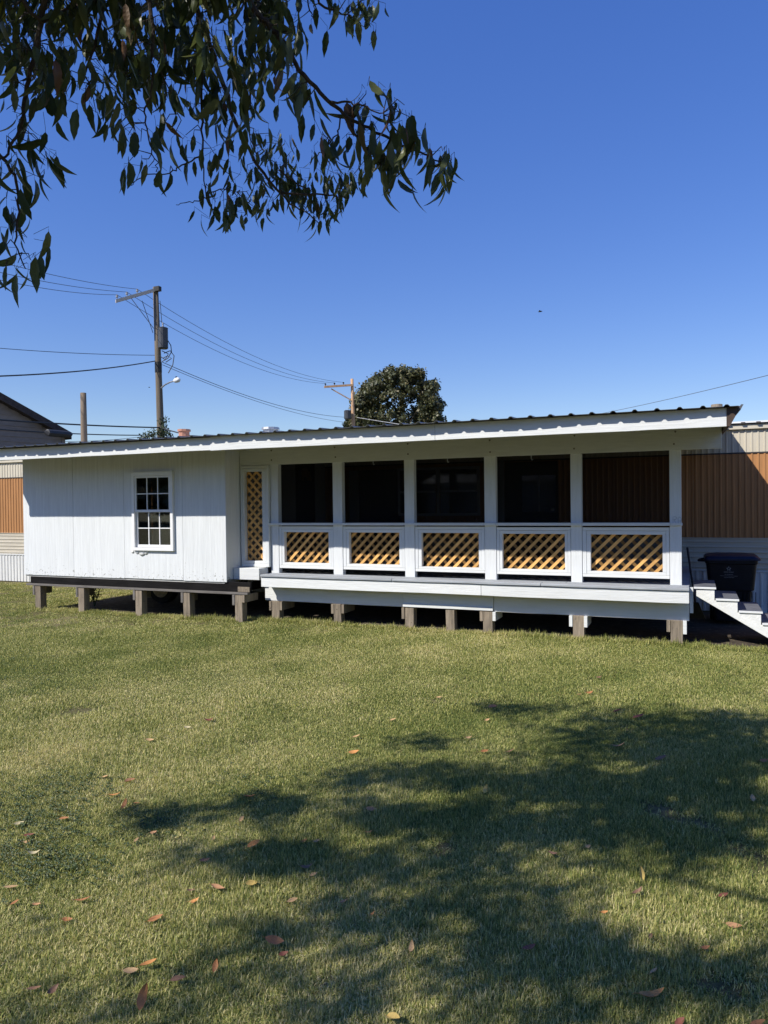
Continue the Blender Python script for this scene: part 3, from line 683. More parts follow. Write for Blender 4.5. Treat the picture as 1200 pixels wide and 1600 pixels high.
for (x, y) in ((187,468),(202,463),(218,458)):
    t_ = (x-185)/63; p = ca0+(ca1-ca0)*t_+off+np.array([0,0,.08])
    part(MB().lathe([(.02,0),(.02,.07),(.06,.08),(.065,.12),(.04,.15),(.05,.18),(.03,.21)], p, 10), 'insulator', M['porcelain'], poleA); insA.append(p+np.array([0,0,.2]))
part(MB().box(ca1[0]-.05, ca1[0]+.25, ca1[1]-.3, ca1[1]-.1, ca1[2]-.1, ca1[2]+.12), 'bracket', M['iron'], poleA)
tr0, tr1 = at_d(255, 545, DA-.35), at_d(255, 512, DA-.35)
part(MB().lathe([(.20,tr0[2]),(.235,tr0[2]+.04),(.235,tr1[2]-.04),(.245,tr1[2]-.03),(.2,tr1[2])], (tr0[0],tr0[1],0), 14), 'transformer', M['can'], poleA, smooth=False)
part(MB().lathe([(.03,tr1[2]),(.05,tr1[2]+.06),(.03,tr1[2]+.12),(.045,tr1[2]+.18),(.02,tr1[2]+.25)], (tr0[0],tr0[1],0), 8), 'bushing', M['porcelain'], poleA)
for (q0, q1) in (((205,466),(240,513)),((222,470),(239,520)),((250,470),(253,505))):
    part(MB().tube([at_d(*q0, DA-.4), at_d(*q1, DA-.35)], .016, 5), 'tap_wire', M['wire'], poleA)
for pl in ([(258,525),(267,540),(268,550),(262,560),(253,565)], [(256,552),(266,548),(272,556),(270,570),(263,583)], [(254,560),(262,556),(268,560),(259,566)], [(253,548),(263,553),(258,562),(249,556)]):
    part(MB().tube([at_d(x, y, DA-.35) for x, y in pl], .022, 5), 'drip_loop', M['wire'], poleA)
bnd0, bnd1 = at_d(247.5, 582, DA), at_d(247, 566, DA)
part(MB().lathe([(.168,bnd0[2]),(.168,bnd1[2])], (bnd0[0],bnd0[1],0), 12), 'black_band', M['iron'], poleA)
a0, a1, a2, a3 = at_d(252,606,DA-.2), at_d(258,601,DA-.5), at_d(266,597,DA-.8), at_d(273,595,DA-1.0)
lm = part(MB().tube([a0,a1,a2,a3], .035, 8), 'lamp_arm', M['steel'], poleA)
hd_ = (a3-a2)/np.linalg.norm(a3-a2)
part(MB().tube([a3-hd_*.05, a3+hd_*.06, a3+hd_*.25, a3+hd_*.36], [.06,.11,.12,.06], 10), 'lamp_head', M['trimwhite'], lm, smooth=True)
part(MB().lathe([(.04,0),(.04,.08)], a3+hd_*.12+np.array([0,0,.1]), 8), 'photocell', M['iron'], lm)
DB = 60.0
qb, qt = pole_pts(552, 660, 550, 592, DB)
poleB = thing('utility_pole', 'farther utility pole with tan braced crossarm standing left of the round tree', 'utility pole', (qb[0], qb[1], 0), 'utility poles')
straight_pole(poleB, qb, qt, .15, .12, 'arm_tan')
cb0, cb1 = at_d(508, 605, DB-.6), at_d(553, 602, DB)
part(beam(cb0+off, cb1+off, .13, .16), 'crossarm', M['arm_tan'], poleB)
part(beam(at_d(519,608,DB-.4)+off, at_d(549,625,DB)+off, .07, .09), 'brace', M['arm_tan'], poleB)
insB = []
for x in (510, 524, 538):
    t_ = (x-508)/45; p = cb0+(cb1-cb0)*t_+off+np.array([0,0,.09])
    part(MB().lathe([(.03,0),(.03,.08),(.075,.09),(.075,.14),(.04,.2)], p, 8), 'insulator', M['iron'], poleB); insB.append(p+np.array([0,0,.18]))
t0, t1 = at_d(543,655,DB-.4), at_d(543,641,DB-.4)
part(MB().lathe([(.26,t0[2]),(.28,t0[2]+.05),(.28,t1[2]-.05),(.2,t1[2])], (t0[0],t0[1],0), 12), 'transformer', M['can'], poleB)
sb, st = pole_pts(131.5, 692, 130, 614, 22.0)
stub = thing('bare_pole', 'short bare wooden pole without wires standing between the grey house and tall pole', 'pole', (sb[0], sb[1], 0), 'utility poles')
straight_pole(stub, sb, st, .095, .085, 'stub')
def wire(p, q, sag, r, label, mt='wiregrey', n=24, extra=None):
    p, q = np.array(p), np.array(q); pts = []
    for k in range(n+1):
        t = k/n; P = p+(q-p)*t; P = P-np.array([0,0,sag*4*t*(1-t)]); pts.append(P)
    m = MB().tube(pts, r, 5); c = pts[0]
    m.v = [(a-c[0], b-c[1], d-c[2]) for a, b, d in m.v]
    o = m.build('power_line', M[mt], None, loc=c); return tag(o, label, 'wire', 'overhead wires')
def ext(p, a, k):   # continue a line from p through a beyond a
    return np.array(p)+(np.array(a)-np.array(p))*k
nm = ('outermost', 'middle', 'innermost')
lefts = ((55,433),(45,420),(55,408))
for k in range(3):
    far = ext(insA[k], at_d(*lefts[k], 26.0), 2.2)
    wire(far, insA[k], .35, .011, f'{nm[k]} thin wire from the tall pole crossarm running up to the left edge')
    wire(insA[k], insB[k], .9, .012, f'{nm[k]} thin wire sloping from the tall pole crossarm to the tan crossarm')
wire(ext(at_d(243,555,DA), at_d(0,539,30), 1.5), at_d(243,555,DA), .15, .014, 'thin wire reaching the tall pole below its transformer from the left edge')
wire(ext(at_d(243,564,DA), at_d(0,577,24), 1.5), at_d(243,564,DA), .25, .026, 'thick twisted cable reaching the tall pole just above its black band', 'wire')
wire(at_d(254,566,DA), at_d(541,652,DB), .55, .016, 'upper of two wires sloping from the black band down to the far transformer')
wire(at_d(254,570,DA), at_d(541,660,DB), .45, .013, 'lower of two wires sloping from the black band down to the far pole')
wire(at_d(556,652,DB), at_d(735,678,52), .05, .022, 'pale wire crossing in front of the round tree', 'steel')
wire(ext(at_d(250,668,DA-.3), at_d(0,652,26), 1.5), at_d(250,668,DA-.3), .1, .032, 'upper thick black cable passing the bare pole and the house gable', 'wire')
wire(at_d(250,668,DA-.3), at_d(345,690,31), .05, .030, 'thick black cable from the vine-covered pole base down to the roof edge', 'wire')
wire(ext(at_d(222,680,DA-.6), at_d(0,666,25.5), 1.5), at_d(222,680,DA-.6), .12, .024, 'lower thick black cable with a splice case before the house gable', 'wire')
wire(at_d(100,690,29), at_d(262,676,DA+.6), .1, .010, 'thin low service wire behind the bare pole near the roof')
wire(at_d(940,646,40), ext(at_d(940,646,40), at_d(1200,581,24), 1.6), .12, .011, 'single thin wire rising to the right edge above the porch roof')
sc = MB().tube([at_d(70,674,26.6), at_d(74,676,26.6), at_d(108,679,27.6), at_d(112,678,27.8)], [.05,.13,.13,.05], 8)
c = Vector(at_d(90,677,27)); sc.v = [tuple(Vector(v)-c) for v in sc.v]
tag(sc.build('splice_case', M['wire'], None, loc=c), 'black splice case hanging on the lower cable before the house gable', 'cable box')

# ---------------------------------------------------------------- leaf meshes
def leaf_geo(L_, W_, fold, curl, twist, nseg=5, serr=0.0):
    """leaf hanging along -z from the origin; returns verts, faces"""
    vs = []; fs = []
    for i in range(nseg+1):
        t = i/nseg; wd = W_/2*(math.sin(math.pi*min(1, t**.8*.98+.02)))**.85
        if i == nseg: wd = W_*.01
        if i == 0: wd = W_*.03
        ang = twist*t; yb = curl*L_*t*t; z = -L_*(t-.12*abs(curl)*t*t)
        for s_ in (-1, 0, 1):
            x = s_*wd*(1+serr*(.12 if i % 2 else -.08)); y = yb+(fold*wd*abs(s_))
            vs.append((x*math.cos(ang)-y*math.sin(ang)*.3, y+x*math.sin(ang), z))
    for i in range(nseg):
        for k in range(2): fs.append((i*3+k, i*3+k+1, (i+1)*3+k+1, (i+1)*3+k))
    return vs, fs
VAR = [leaf_geo(1.0, random.uniform(.24,.33), random.uniform(.1,.8), random.uniform(-.6,.75), random.uniform(-.9,.9), 7, .8) for _ in range(18)]
# ---------------------------------------------------------------- round tree beyond the porch
DT = 66.0
tc_ = at_d(622, 634, DT); ttop = at_d(622, 572, DT)
tree2 = thing('maple_tree', 'round dense dark green tree rising behind the porch roof', 'tree', (tc_[0], tc_[1], 0))
tr = MB(); tr.tube([(tc_[0],tc_[1],-.2),(tc_[0],tc_[1],3),(tc_[0]+.2,tc_[1],6),(tc_[0],tc_[1],10)], [.45,.38,.3,.12], 10)
for k in range(9):
    a = k*2.4; p0 = np.array([tc_[0],tc_[1],5+k*.4]); tr.tube([p0, p0+np.array([math.cos(a)*1.6,math.sin(a)*1.6,1.8]), p0+np.array([math.cos(a)*3,math.sin(a)*2.6,3.2])], [.14,.08,.03], 6)
part(tr, 'trunk', M['bark'], tree2)
cl = []
sc_ = DT/F_PX
for (x, y, r) in ((622,598,24),(597,604,22),(648,598,22),(668,612,18),(580,624,22),(610,630,26),(645,630,26),(672,640,15),(683,634,9),(565,640,14),(560,658,16),(590,656,20),(625,660,24),(660,660,20),(684,660,9),(575,608,12),(632,584,13),(610,584,12),(655,586,10),(675,604,9),(550,664,9),(574,612,13),(590,600,12),(565,625,13),(560,640,13),(555,655,12),(572,660,16),(682,655,12),(676,625,9)):
    for dd in (-1.6, .2, 1.8):
        c_ = at_d(x+random.uniform(-3,3), y+random.uniform(-2,2), DT+dd+random.uniform(-.4,.4)); cl.append((c_, r*sc_*random.uniform(.85,1.0)))
ground_r = [( (tc_[0]+random.uniform(-3.4,3.4), tc_[1]+random.uniform(-2.5,2.5), random.uniform(4.5,8)), random.uniform(1,1.6)) for _ in range(16)]
cr = MB()
for c_, r in cl+ground_r:
    sub = []
    for _ in range(int(7+r*5)):
        d_ = rng.normal(size=3); d_ /= np.linalg.norm(d_); sub.append((np.array(c_)+d_*r*random.uniform(.55,.98), d_))
    for sc0, d0 in sub:
        for _ in range(36):
            p = sc0+rng.normal(size=3)*.18; nrm = d0+rng.normal(size=3)*.7; nrm /= np.linalg.norm(nrm)
            u = np.cross(nrm, rng.normal(size=3)); u /= np.linalg.norm(u); v = np.cross(nrm, u); s_ = random.uniform(.08,.17)
            cr.add([p-u*s_, p-v*s_*.7, p+u*s_, p+v*s_*.7], [(0,1,2,3)])
tag(part(cr, 'crown', M['maple'], tree2), kind='stuff')

# ---------------------------------------------------------------- vine on the tall pole, weed under the room
vn = thing('vine', 'dark leafy vine clump growing round the base of the tall utility pole', 'vine', (pb[0], pb[1]-.3, 0))
vb = MB()
def leaf_cloud(mb, c, rad, n, s, flat=1.0):
    for _ in range(n):
        p = np.array(c)+rng.normal(size=3)*np.array(rad); nrm = rng.normal(size=3)+np.array([0,-.6,.5]); nrm /= np.linalg.norm(nrm)
        u = np.cross(nrm, rng.normal(size=3)); u /= np.linalg.norm(u); v = np.cross(nrm, u); q = s*random.uniform(.6,1.3)
        mb.add([p-u*q, p-v*q*.6, p+u*q, p+v*q*.6], [(0,1,2,3)])
for (x, y, rx, rz_, n) in ((254,676,.20,.14,260),(236,679,.22,.10,180),(226,684,.13,.07,60),(256,664,.08,.16,80),(257,655,.04,.1,25),(262,682,.15,.12,100)):
    leaf_cloud(vb, at_d(x, y, DA-.35), (rx,.15,rz_), n, .055)
leaf_cloud(vb, (pb[0],pb[1]-.2,2.5), (.25,.2,1.2), 500, .07)
part(vb, 'foliage', M['vine'], vn)
part(MB().tube([(pb[0]+.2,pb[1]-.2,0),(pb[0]+.15,pb[1]-.22,2.5),(pb[0]+.2,pb[1]-.2,5.2)], .03, 6), 'stem', M['bark'], vn)
wp_ = at_z(148, 948)
weed = thing('weed', 'tall leafy weed growing on bare soil under the raised room', 'plant', (wp_[0], wp_[1], 0))
ws = MB(); wl = MB()
for k in range(5):
    a = k*1.3; p0 = np.array([wp_[0], wp_[1], 0.0]); tip = p0+np.array([math.cos(a)*.12, math.sin(a)*.12, .30+.04*k])
    ws.tube([p0, (p0+tip)/2+np.array([0,0,.03]), tip], .006, 5)
    for j in range(8):
        t = .3+.7*j/7; b = p0+(tip-p0)*t; vs, fs = VAR[(k+j) % 10]; q = Quaternion((0,0,1), random.uniform(0,6.3)) @ Quaternion((1,0,0), random.uniform(.8,2.0))
        wl.add([Vector(b)+(q @ (Vector(v)*.11)) for v in vs], fs)
part(ws, 'stem', M['weed'], weed); part(wl, 'foliage', M['weed'], weed)

# ---------------------------------------------------------------- tree overhead (branches in view, crown behind and above the camera)
trunk_base = CC*np.array([1,1,0])+R0*2.3+np.array([math.sin(YAW), -math.cos(YAW), 0])*.7
ctree = thing('cherry_tree', 'cherry tree with drooping leafy branches hanging into the top left', 'tree', trunk_base)
NB = MB(); px_nodes = []           # sampled branch nodes for the twigs
def branch(pts, r0, r1):
    P = [at_d(x, y, D) for x, y, D in pts]
    # smooth with Catmull-Rom
    out = []; pix = []
    for i in range(len(P)-1):
        a, b, c, d = P[max(i-1,0)], P[i], P[i+1], P[min(i+2,len(P)-1)]
        for k in range(5):
            t = k/5; q = .5*((2*b)+(-a+c)*t+(2*a-5*b+4*c-d)*t*t+(-a+3*b-3*c+d)*t**3)
            out.append(q+rng.normal(size=3)*.003)
    out.append(P[-1]); n = len(out)
    NB.tube(out, [r0+(r1-r0)*i/(n-1) for i in range(n)], 7)
    for q in out:
        x, y, z = proj(q); px_nodes.append((x, y, q))
branch([(330,-160,2.5),(390,0,2.65),(420,40,2.7),(447,72,2.72),(468,108,2.75),(510,155,2.8),(545,185,2.85),(585,205,2.9),(625,225,2.92),(652,237,2.95),(678,250,2.95),(697,268,2.95)], .012, .0025)
branch([(545,185,2.85),(558,212,2.86),(580,240,2.88),(605,265,2.9),(615,285,2.9)], .006, .002)
branch([(510,157,2.8),(540,160,2.78),(572,166,2.76),(600,180,2.75)], .005, .002)
branch([(530,178,2.85),(528,205,2.85),(510,232,2.85),(500,238,2.85)], .0035, .0015)
branch([(250,-150,2.9),(310,20,3.1),(345,120,3.3),(365,185,3.4),(384,225,3.5),(405,262,3.6),(436,298,3.7),(475,304,3.75),(520,305,3.8),(545,310,3.8)], .013, .003)
branch([(436,298,3.7),(455,320,3.7),(485,335,3.7),(500,352,3.7)], .005, .002)
branch([(436,265,3.65),(460,285,3.7),(490,300,3.75)], .005, .002)
branch([(395,120,2.9),(390,160,2.95),(388,200,3.0),(400,240,3.1)], .005, .002)
branch([(100,-140,2.5),(70,0,2.6),(55,80,2.65),(40,150,2.7),(32,195,2.7),(12,240,2.7),(-10,255,2.7)], .012, .003)
branch([(-60,180,2.7),(0,245,2.7),(22,275,2.72),(30,330,2.75),(25,380,2.75),(40,420,2.75)], .008, .002)
branch([(200,-120,2.6),(237,30,2.7),(238,90,2.72),(236,155,2.75)], .010, .0025)
branch([(236,155,2.75),(225,175,2.78),(232,215,2.8),(244,255,2.8),(246,268,2.8)], .004, .0015)
branch([(150,-120,2.7),(160,0,2.8),(150,60,2.8),(135,110,2.8),(137,130,2.8)], .009, .002)
branch([(300,-100,2.7),(312,60,2.95),(316,160,3.05),(316,230,3.1),(322,308,3.15)], .009, .002)
branch([(316,240,3.1),(285,258,3.05),(265,270,3.0),(225,275,2.95),(205,290,2.95)], .0035, .0015)
branch([(322,308,3.15),(345,295,3.2),(370,300,3.25)], .003, .0015)
branch([(322,308,3.15),(300,315,3.15),(275,320,3.1)], .003, .0012)
branch([(250,110,2.75),(270,150,2.8),(278,178,2.8)], .003, .0012)
branch([(420,-60,2.8),(480,-30,2.85),(500,5,2.9),(535,22,2.92),(550,28,2.92)], .008, .002)
branch([(470,-40,2.9),(485,15,2.92),(490,30,2.92)], .004, .0015)
branch([(0,-60,2.5),(60,30,2.6),(110,10,2.7),(180,-10,2.8)], .008, .003)
shoots = []
def sh(lst, n, D, L_): 
    for (x, y) in lst: shoots.append((x, y, n, D, L_))
sh([(20,150),(45,160),(10,185),(30,210),(62,150),(78,140),(35,235),(10,245),(60,235),(72,245),(18,275),(35,292),(10,325),(30,345),(15,370),(42,385),(8,400),(48,420),(28,425),(78,268),(8,430),(20,290),(3,280),(60,290),(66,178),(92,150),(100,165)], 3, 2.72, .105)
sh([(85,90),(110,100),(130,140),(120,155),(150,150),(170,140),(185,160),(200,145),(215,130),(230,150),(250,155),(175,195),(190,215),(200,225),(220,235),(235,232),(260,170),(255,210),(275,185),(272,225),(290,225),(165,170),(205,190),(240,190),(222,262),(232,275),(265,285),(200,268),(150,190),(133,180)], 2, 2.82, .10)
sh([(300,235),(312,262),(330,312),(345,322),(350,342),(358,300),(370,320),(300,190),(312,180),(330,170),(345,190),(350,220),(365,230),(375,262),(385,290),(395,310),(390,250),(330,245),(340,262),(335,360),(337,330),(357,335),(365,345)], 3, 3.35, .088)
sh([(300,95),(320,115),(340,140),(360,150),(380,170),(400,190),(330,60),(290,130),(280,110),(305,150),(345,90),(365,110),(385,130),(350,160),(335,190),(375,200)], 4, 3.0, .105)
sh([(395,50),(410,30),(400,80),(400,105),(420,65),(445,20),(458,50),(463,70),(440,90),(447,118),(405,140),(410,170),(395,170),(432,140),(455,150),(463,140),(482,150),(455,172),(475,175),(450,70),(425,110),(412,95),(415,125)], 2, 2.75, .105)
sh([(572,155),(607,155),(570,180),(600,188),(622,188),(632,178),(643,198),(590,218),(570,222),(558,240),(530,235),(508,236),(500,232),(612,218),(632,225),(645,232),(620,258),(600,270),(588,278),(660,225),(672,252),(692,250),(703,258),(706,268),(684,278),(690,285),(640,255),(650,262),(575,255),(545,252),(615,275),(627,290),(520,255),(565,200),(555,190)], 3, 2.9, .105)
sh([(430,270),(440,290),(455,300),(470,292),(480,308),(490,315),(500,335),(510,325),(525,310),(535,290),(545,300),(465,320),(475,330),(415,300),(410,320),(400,290),(395,330),(432,230),(440,240),(455,250),(395,222),(410,242),(500,272),(510,290),(520,282),(552,287),(560,292),(575,272),(420,330),(450,320),(440,315),(485,345),(495,355),(505,350),(530,320),(400,340),(405,270),(420,260),(460,275),(445,270),(515,330),(460,310),(478,318),(437,305)], 5, 3.9, .080)
sh([(490,0),(484,20),(495,35),(500,10)], 3, 2.95, .08)
sh([(545,3),(550,20),(560,38),(574,28),(578,12),(566,40),(556,30),(540,38)], 3, 2.95, .075)
# the dense upper left
for _ in range(230):
    x = random.uniform(-30,440); ymax = 125 if x < 90 else (150 if x < 300 else 110)
    y = random.uniform(-70, ymax) if random.random() < .75 else random.uniform(-70, 40)
    if 95 < x < 150 and y > 95: continue
    shoots.append((x, y, random.choice((4,5,6)), random.uniform(2.55,3.4), random.uniform(.09,.115)))
leaves = []     # (position, quaternion, length, variant, material, projected size)
pn = np.array([(a, b) for a, b, _ in px_nodes])
for (x, y, n, D, L_) in shoots:
    D = D+random.uniform(-.12,.12); S0 = at_d(x, y-14, D)
    if y > -40:
        k = int(np.argmin((pn[:,0]-x)**2+((pn[:,1]-y+25)*1.0)**2)); dpx = math.hypot(pn[k,0]-x, pn[k,1]-y+14)
        if dpx < 110:
            Q = px_nodes[k][2]; mid = (Q+S0)/2+np.array([0,0,.02])+rng.normal(size=3)*.01
            NB.tube([Q, mid, S0], [.0022,.0017,.0012], 4, cap=False)
    for j in range(n):
        b = S0+rng.normal(size=3)*np.array([.032,.05,.024])
        yaw = random.uniform(0, 6.283); tilt = abs(random.gauss(0, .20))+.03
        if random.random() < .05: tilt += random.uniform(.4,1.0)
        q = Quaternion((0,0,1), yaw) @ Quaternion((1,0,0), tilt) @ Quaternion((0,0,1), random.uniform(0,6.283))
        ll = L_*random.uniform(.75,1.22)
        r_ = random.random(); mk = 'leaf'
        if x < 95 and y < 150 and r_ < .07: mk = 'leaf_yellow'
        elif r_ > .985: mk = 'leaf_brown'
        z = (b-CC)@Fw; X, Y, _ = proj(b)
        vis = 1 if (-20 < X < 1220 and Y > -25) else 0
        leaves.append((b, q, ll, random.randrange(18), mk, vis*ll/z))
        pet = b+np.array([0,0,.018])
        if y > -40: NB.tube([S0+(pet-S0)*.3, pet, b], .0009, 3, cap=False)
order = sorted(range(len(leaves)), key=lambda i: -leaves[i][5])
tb = Vector(ctree.location)
lm_cache = {}
for i in order[:300]:
    b, q, ll, v, mk, _ = leaves[i]
    key = (v, mk)
    if key not in lm_cache:
        m = MB(); m.add(*VAR[v]); lm_cache[key] = m.mesh('leaf', M[mk], True)
    o = bpy.data.objects.new('leaf', lm_cache[key]); COL.objects.link(o); o.parent = ctree
    o.location = Vector(b)-tb; o.rotation_mode = 'QUATERNION'; o.rotation_quaternion = q; o.scale = (ll,)*3
fol = MB()
mats_l = ['leaf','leaf_yellow','leaf_brown']
for i in order[300:]:
    b, q, ll, v, mk, _ = leaves[i]; vs, fs = VAR[v]
    fol.add([Vector(b)+(q @ (Vector(p)*ll)) for p in vs], fs, mats_l.index(mk))
# crown outside the frame: clumps that stand on the sun's path to the shaded part of the lawn
SHADE = [ # px centre, px radii, clump count, visual reading of the photograph's shade
 (820,1105,85,8,6),(980,1125,90,14,9),(1120,1125,80,22,11),(1000,1165,120,22,20),(1150,1170,60,26,13),
 (560,1215,110,16,9),(700,1215,100,22,14),(850,1225,110,28,24),(1000,1240,110,30,26),(1150,1250,70,40,22),
 (680,1160,60,8,3),(900,1150,90,14,6),(1080,1205,90,20,8),(640,1270,150,22,18),(800,1290,130,26,24),(960,1295,120,26,22),(1120,1310,90,24,14),
 (300,1275,120,9,14),(430,1260,80,10,10),(360,1340,120,13,16),(490,1340,80,16,14),(600,1360,110,24,13),(740,1350,100,24,12),
 (880,1380,90,14,5),(1060,1350,80,12,4),(470,1450,90,16,9),(620,1430,80,26,10),(760,1420,90,22,8),(860,1470,100,26,10),(950,1480,70,20,6),
 (1130,1500,80,26,6),(420,1540,110,22,5),(560,1560,90,20,4),(700,1500,90,22,6),(300,1515,60,12,4),(1060,1540,90,30,5),(1160,1560,60,40,5),
 (60,1560,80,30,4),(230,1590,120,16,4),(880,1540,90,22,5),(640,1590,160,16,5),(940,1590,110,16,4),(80,1470,60,10,1),(760,1570,60,16,3),(1190,1085,14,8,1),
 (1330,1130,90,40,20),(1420,1230,160,60,40),(1380,1340,130,50,30),(1600,1300,220,90,40),(1500,1500,260,120,30),(1330,1460,90,40,10)]
clumps = []
for (x, y, rx, ry, n) in SHADE:
    for _ in range(int(n*(2.9 if y < 1180 else 2.1)) if (x > 420 and y < 1330) else (int(n*1.5) if x > 440 else n)):
        for _try in range(8):
            gx, gy = x+random.gauss(0,.5)*rx, y+random.gauss(0,.5)*ry
            G = at_z(gx, gy); hgt = random.uniform(3.9, 5.2)
            P = G-SUN*(hgt/-SUN[2])
            X, Y, Z = proj(P)
            if Z < .3 or Y < -110 or X > 1330: clumps.append(P); break
for P in clumps:
    for _ in range(random.choice((8,14,22))):
        b = P+rng.normal(size=3)*np.array([.095,.095,.06])
        q = Quaternion((0,0,1), random.uniform(0,6.283)) @ Quaternion((1,0,0), abs(random.gauss(0,.6))) @ Quaternion((0,0,1), random.uniform(0,6.283))
        vs, fs = VAR[random.randrange(18)]; ll = random.uniform(.09,.12)
        fol.add([Vector(b)+(q @ (Vector(p)*ll)) for p in vs], fs, 0 if random.random() < .96 else 2)
fo = part(fol, 'foliage', [M[k] for k in mats_l], ctree); tag(fo, kind='stuff')
# trunk and limbs up to the clumps
fork = trunk_base+np.array([0,0,2.6])
NB.tube([trunk_base-np.array([0,0,.2]), trunk_base+np.array([.03,0,.5]), trunk_base+np.array([-.03,.04,1.6]), fork], [.24,.19,.16,.15], 12)
ca = np.array(clumps)
cent = ca[rng.choice(len(ca), 9, replace=False)]
for _ in range(6):
    lab = np.argmin(((ca[:,None,:]-cent[None])**2).sum(-1), 1)
    cent = np.array([ca[lab == k].mean(0) if (lab == k).any() else cent[k] for k in range(9)])
for k in range(9):
    c0 = cent[k]; mid = (fork+c0)/2+np.array([0,0,.35])
    mid2 = (mid+c0)/2+np.array([rng.normal()*.25, rng.normal()*.25, .15])
    NB.tube([fork-np.array([0,0,.1]), mid, mid2, c0], [.05,.03,.02,.010], 8)
    mem = ca[lab == k]
    for p in mem[::4]: NB.tube([c0+(mid2-c0)*random.uniform(0,.4), (c0+p)/2+rng.normal(size=3)*.08+np.array([0,0,.06]), p], [.006,.004,.002], 4, cap=False)
for (x, y, D) in ((330,-160,2.5),(250,-150,2.9),(100,-140,2.5),(200,-120,2.6),(150,-120,2.7),(300,-100,2.7),(420,-60,2.8),(0,-60,2.5),(-60,180,2.7)):
    p = at_d(x, y, D); k = int(np.argmin(((cent-p)**2).sum(1)))
    up = p+(cent[k]-p)*.35+np.array([0,0,.35]); NB.tube([cent[k], (cent[k]+up)/2+np.array([0,0,.2]), up, p], [.02,.018,.015,.013], 7)
part(NB, 'branches', M['bark'], ctree)

# ---------------------------------------------------------------- what stands behind the photographer (seen only in reflections)
fwv = np.array([-math.sin(YAW), math.cos(YAW), 0.0])
def hb(x, z): return CC*np.array([1,1,0])+R0*x+fwv*z
nb = thing('neighbour_house', 'long pale neighbouring mobile home behind the photographer, seen only as a reflection', 'mobile home', (-4, -29, 0))
part(MB().box(-16, 8, -33, -29, .5, 3.1), 'wall', M['skirt'], nb)
part(MB().prism([(-33.3,3.1),(-28.7,3.1),(-31,3.7)], -16.3, 8.3, axis='x'), 'roof', M['roof'], nb)
for x in (-14, -10.5, -6, -2, 2, 5.5): part(MB().box(x-.5, x+.5, -28.99, -28.95, 1.4, 2.6), 'window', M['door'], nb)
tl = MB()
for k in range(230):
    c = np.array([random.uniform(-75,65), random.uniform(-60,-46), 0]); hh = random.uniform(5,11)
    for _ in range(60):
        p = c+np.array([rng.normal()*1.6, rng.normal()*1.6, random.uniform(.2,1)*hh]); u = rng.normal(size=3); u /= np.linalg.norm(u); v = np.cross(u, rng.normal(size=3)); v /= np.linalg.norm(v); q = random.uniform(.4,.9)
        tl.add([p-u*q, p-v*q, p+u*q, p+v*q], [(0,1,2,3)])
tag(tl.build('far_trees', M['maple']), 'line of leafy trees far behind the photographer', 'trees', kind='stuff')
# ---------------------------------------------------------------- bird in the sky
bp = at_d(844, 487, 45.0)
bird = thing('bird', 'tiny dark bird high in the blue sky right of centre', 'bird', bp)
bb_ = MB(); bb_.tube([bp+np.array([-.13,0,0]), bp+np.array([-.06,0,.01]), bp+np.array([.04,0,.01]), bp+np.array([.10,0,.015]), bp+np.array([.14,0,.01])], [.01,.035,.04,.025,.005], 8)
part(bb_, 'body', M['iron'], bird, smooth=True)
for s_ in (-1, 1):
    wg = MB(); wg.add([bp+np.array(v) for v in ((.05,0,.02),(-.05,0,.02),(-.06,s_*.12,.06),(.02,s_*.13,.06),(-.06,s_*.24,.03))], [(0,1,2,3),(3,2,4)])
    part(wg, 'wing', M['iron'], bird)

# ---------------------------------------------------------------- grass
def grass_mat():
    m, N, L, P = nodes('grass_blade'); out = N['Material Output']
    geo = N.new('ShaderNodeNewGeometry'); oi = N.new('ShaderNodeObjectInfo')
    at_ = N.new('ShaderNodeAttribute'); at_.attribute_type = 'INSTANCER'; at_.attribute_name = 'dry'
    ad = N.new('ShaderNodeMath'); ad.operation = 'ADD'; ad.use_clamp = True
    mr = N.new('ShaderNodeMapRange'); mr.inputs[3].default_value = -.5; mr.inputs[4].default_value = .5
    L.new(geo.outputs['Random Per Island'], mr.inputs[0]); L.new(mr.outputs[0], ad.inputs[0]); L.new(at_.outputs['Fac'], ad.inputs[1])
    r = N.new('ShaderNodeValToRGB'); e = r.color_ramp.elements; e.new(.4); e.new(.7)
    for k, (p, c) in enumerate(((0,(.13,.175,.040)),(.36,(.31,.335,.082)),(.66,(.55,.52,.170)),(1,(.80,.69,.36)))): e[k].position = p; e[k].color = (*c, 1)
    L.new(ad.outputs[0], r.inputs[0]); L.new(r.outputs[0], P.inputs['Base Color'])
    P.inputs['Roughness'].default_value = .5; P.inputs['Specular IOR Level'].default_value = .35
    tr = N.new('ShaderNodeBsdfTranslucent'); L.new(r.outputs[0], tr.inputs[0]); mx = N.new('ShaderNodeMixShader'); mx.inputs[0].default_value = .3
    L.new(P.outputs[0], mx.inputs[1]); L.new(tr.outputs[0], mx.inputs[2]); L.new(mx.outputs[0], out.inputs[0]); return m
M['grass'] = grass_mat()
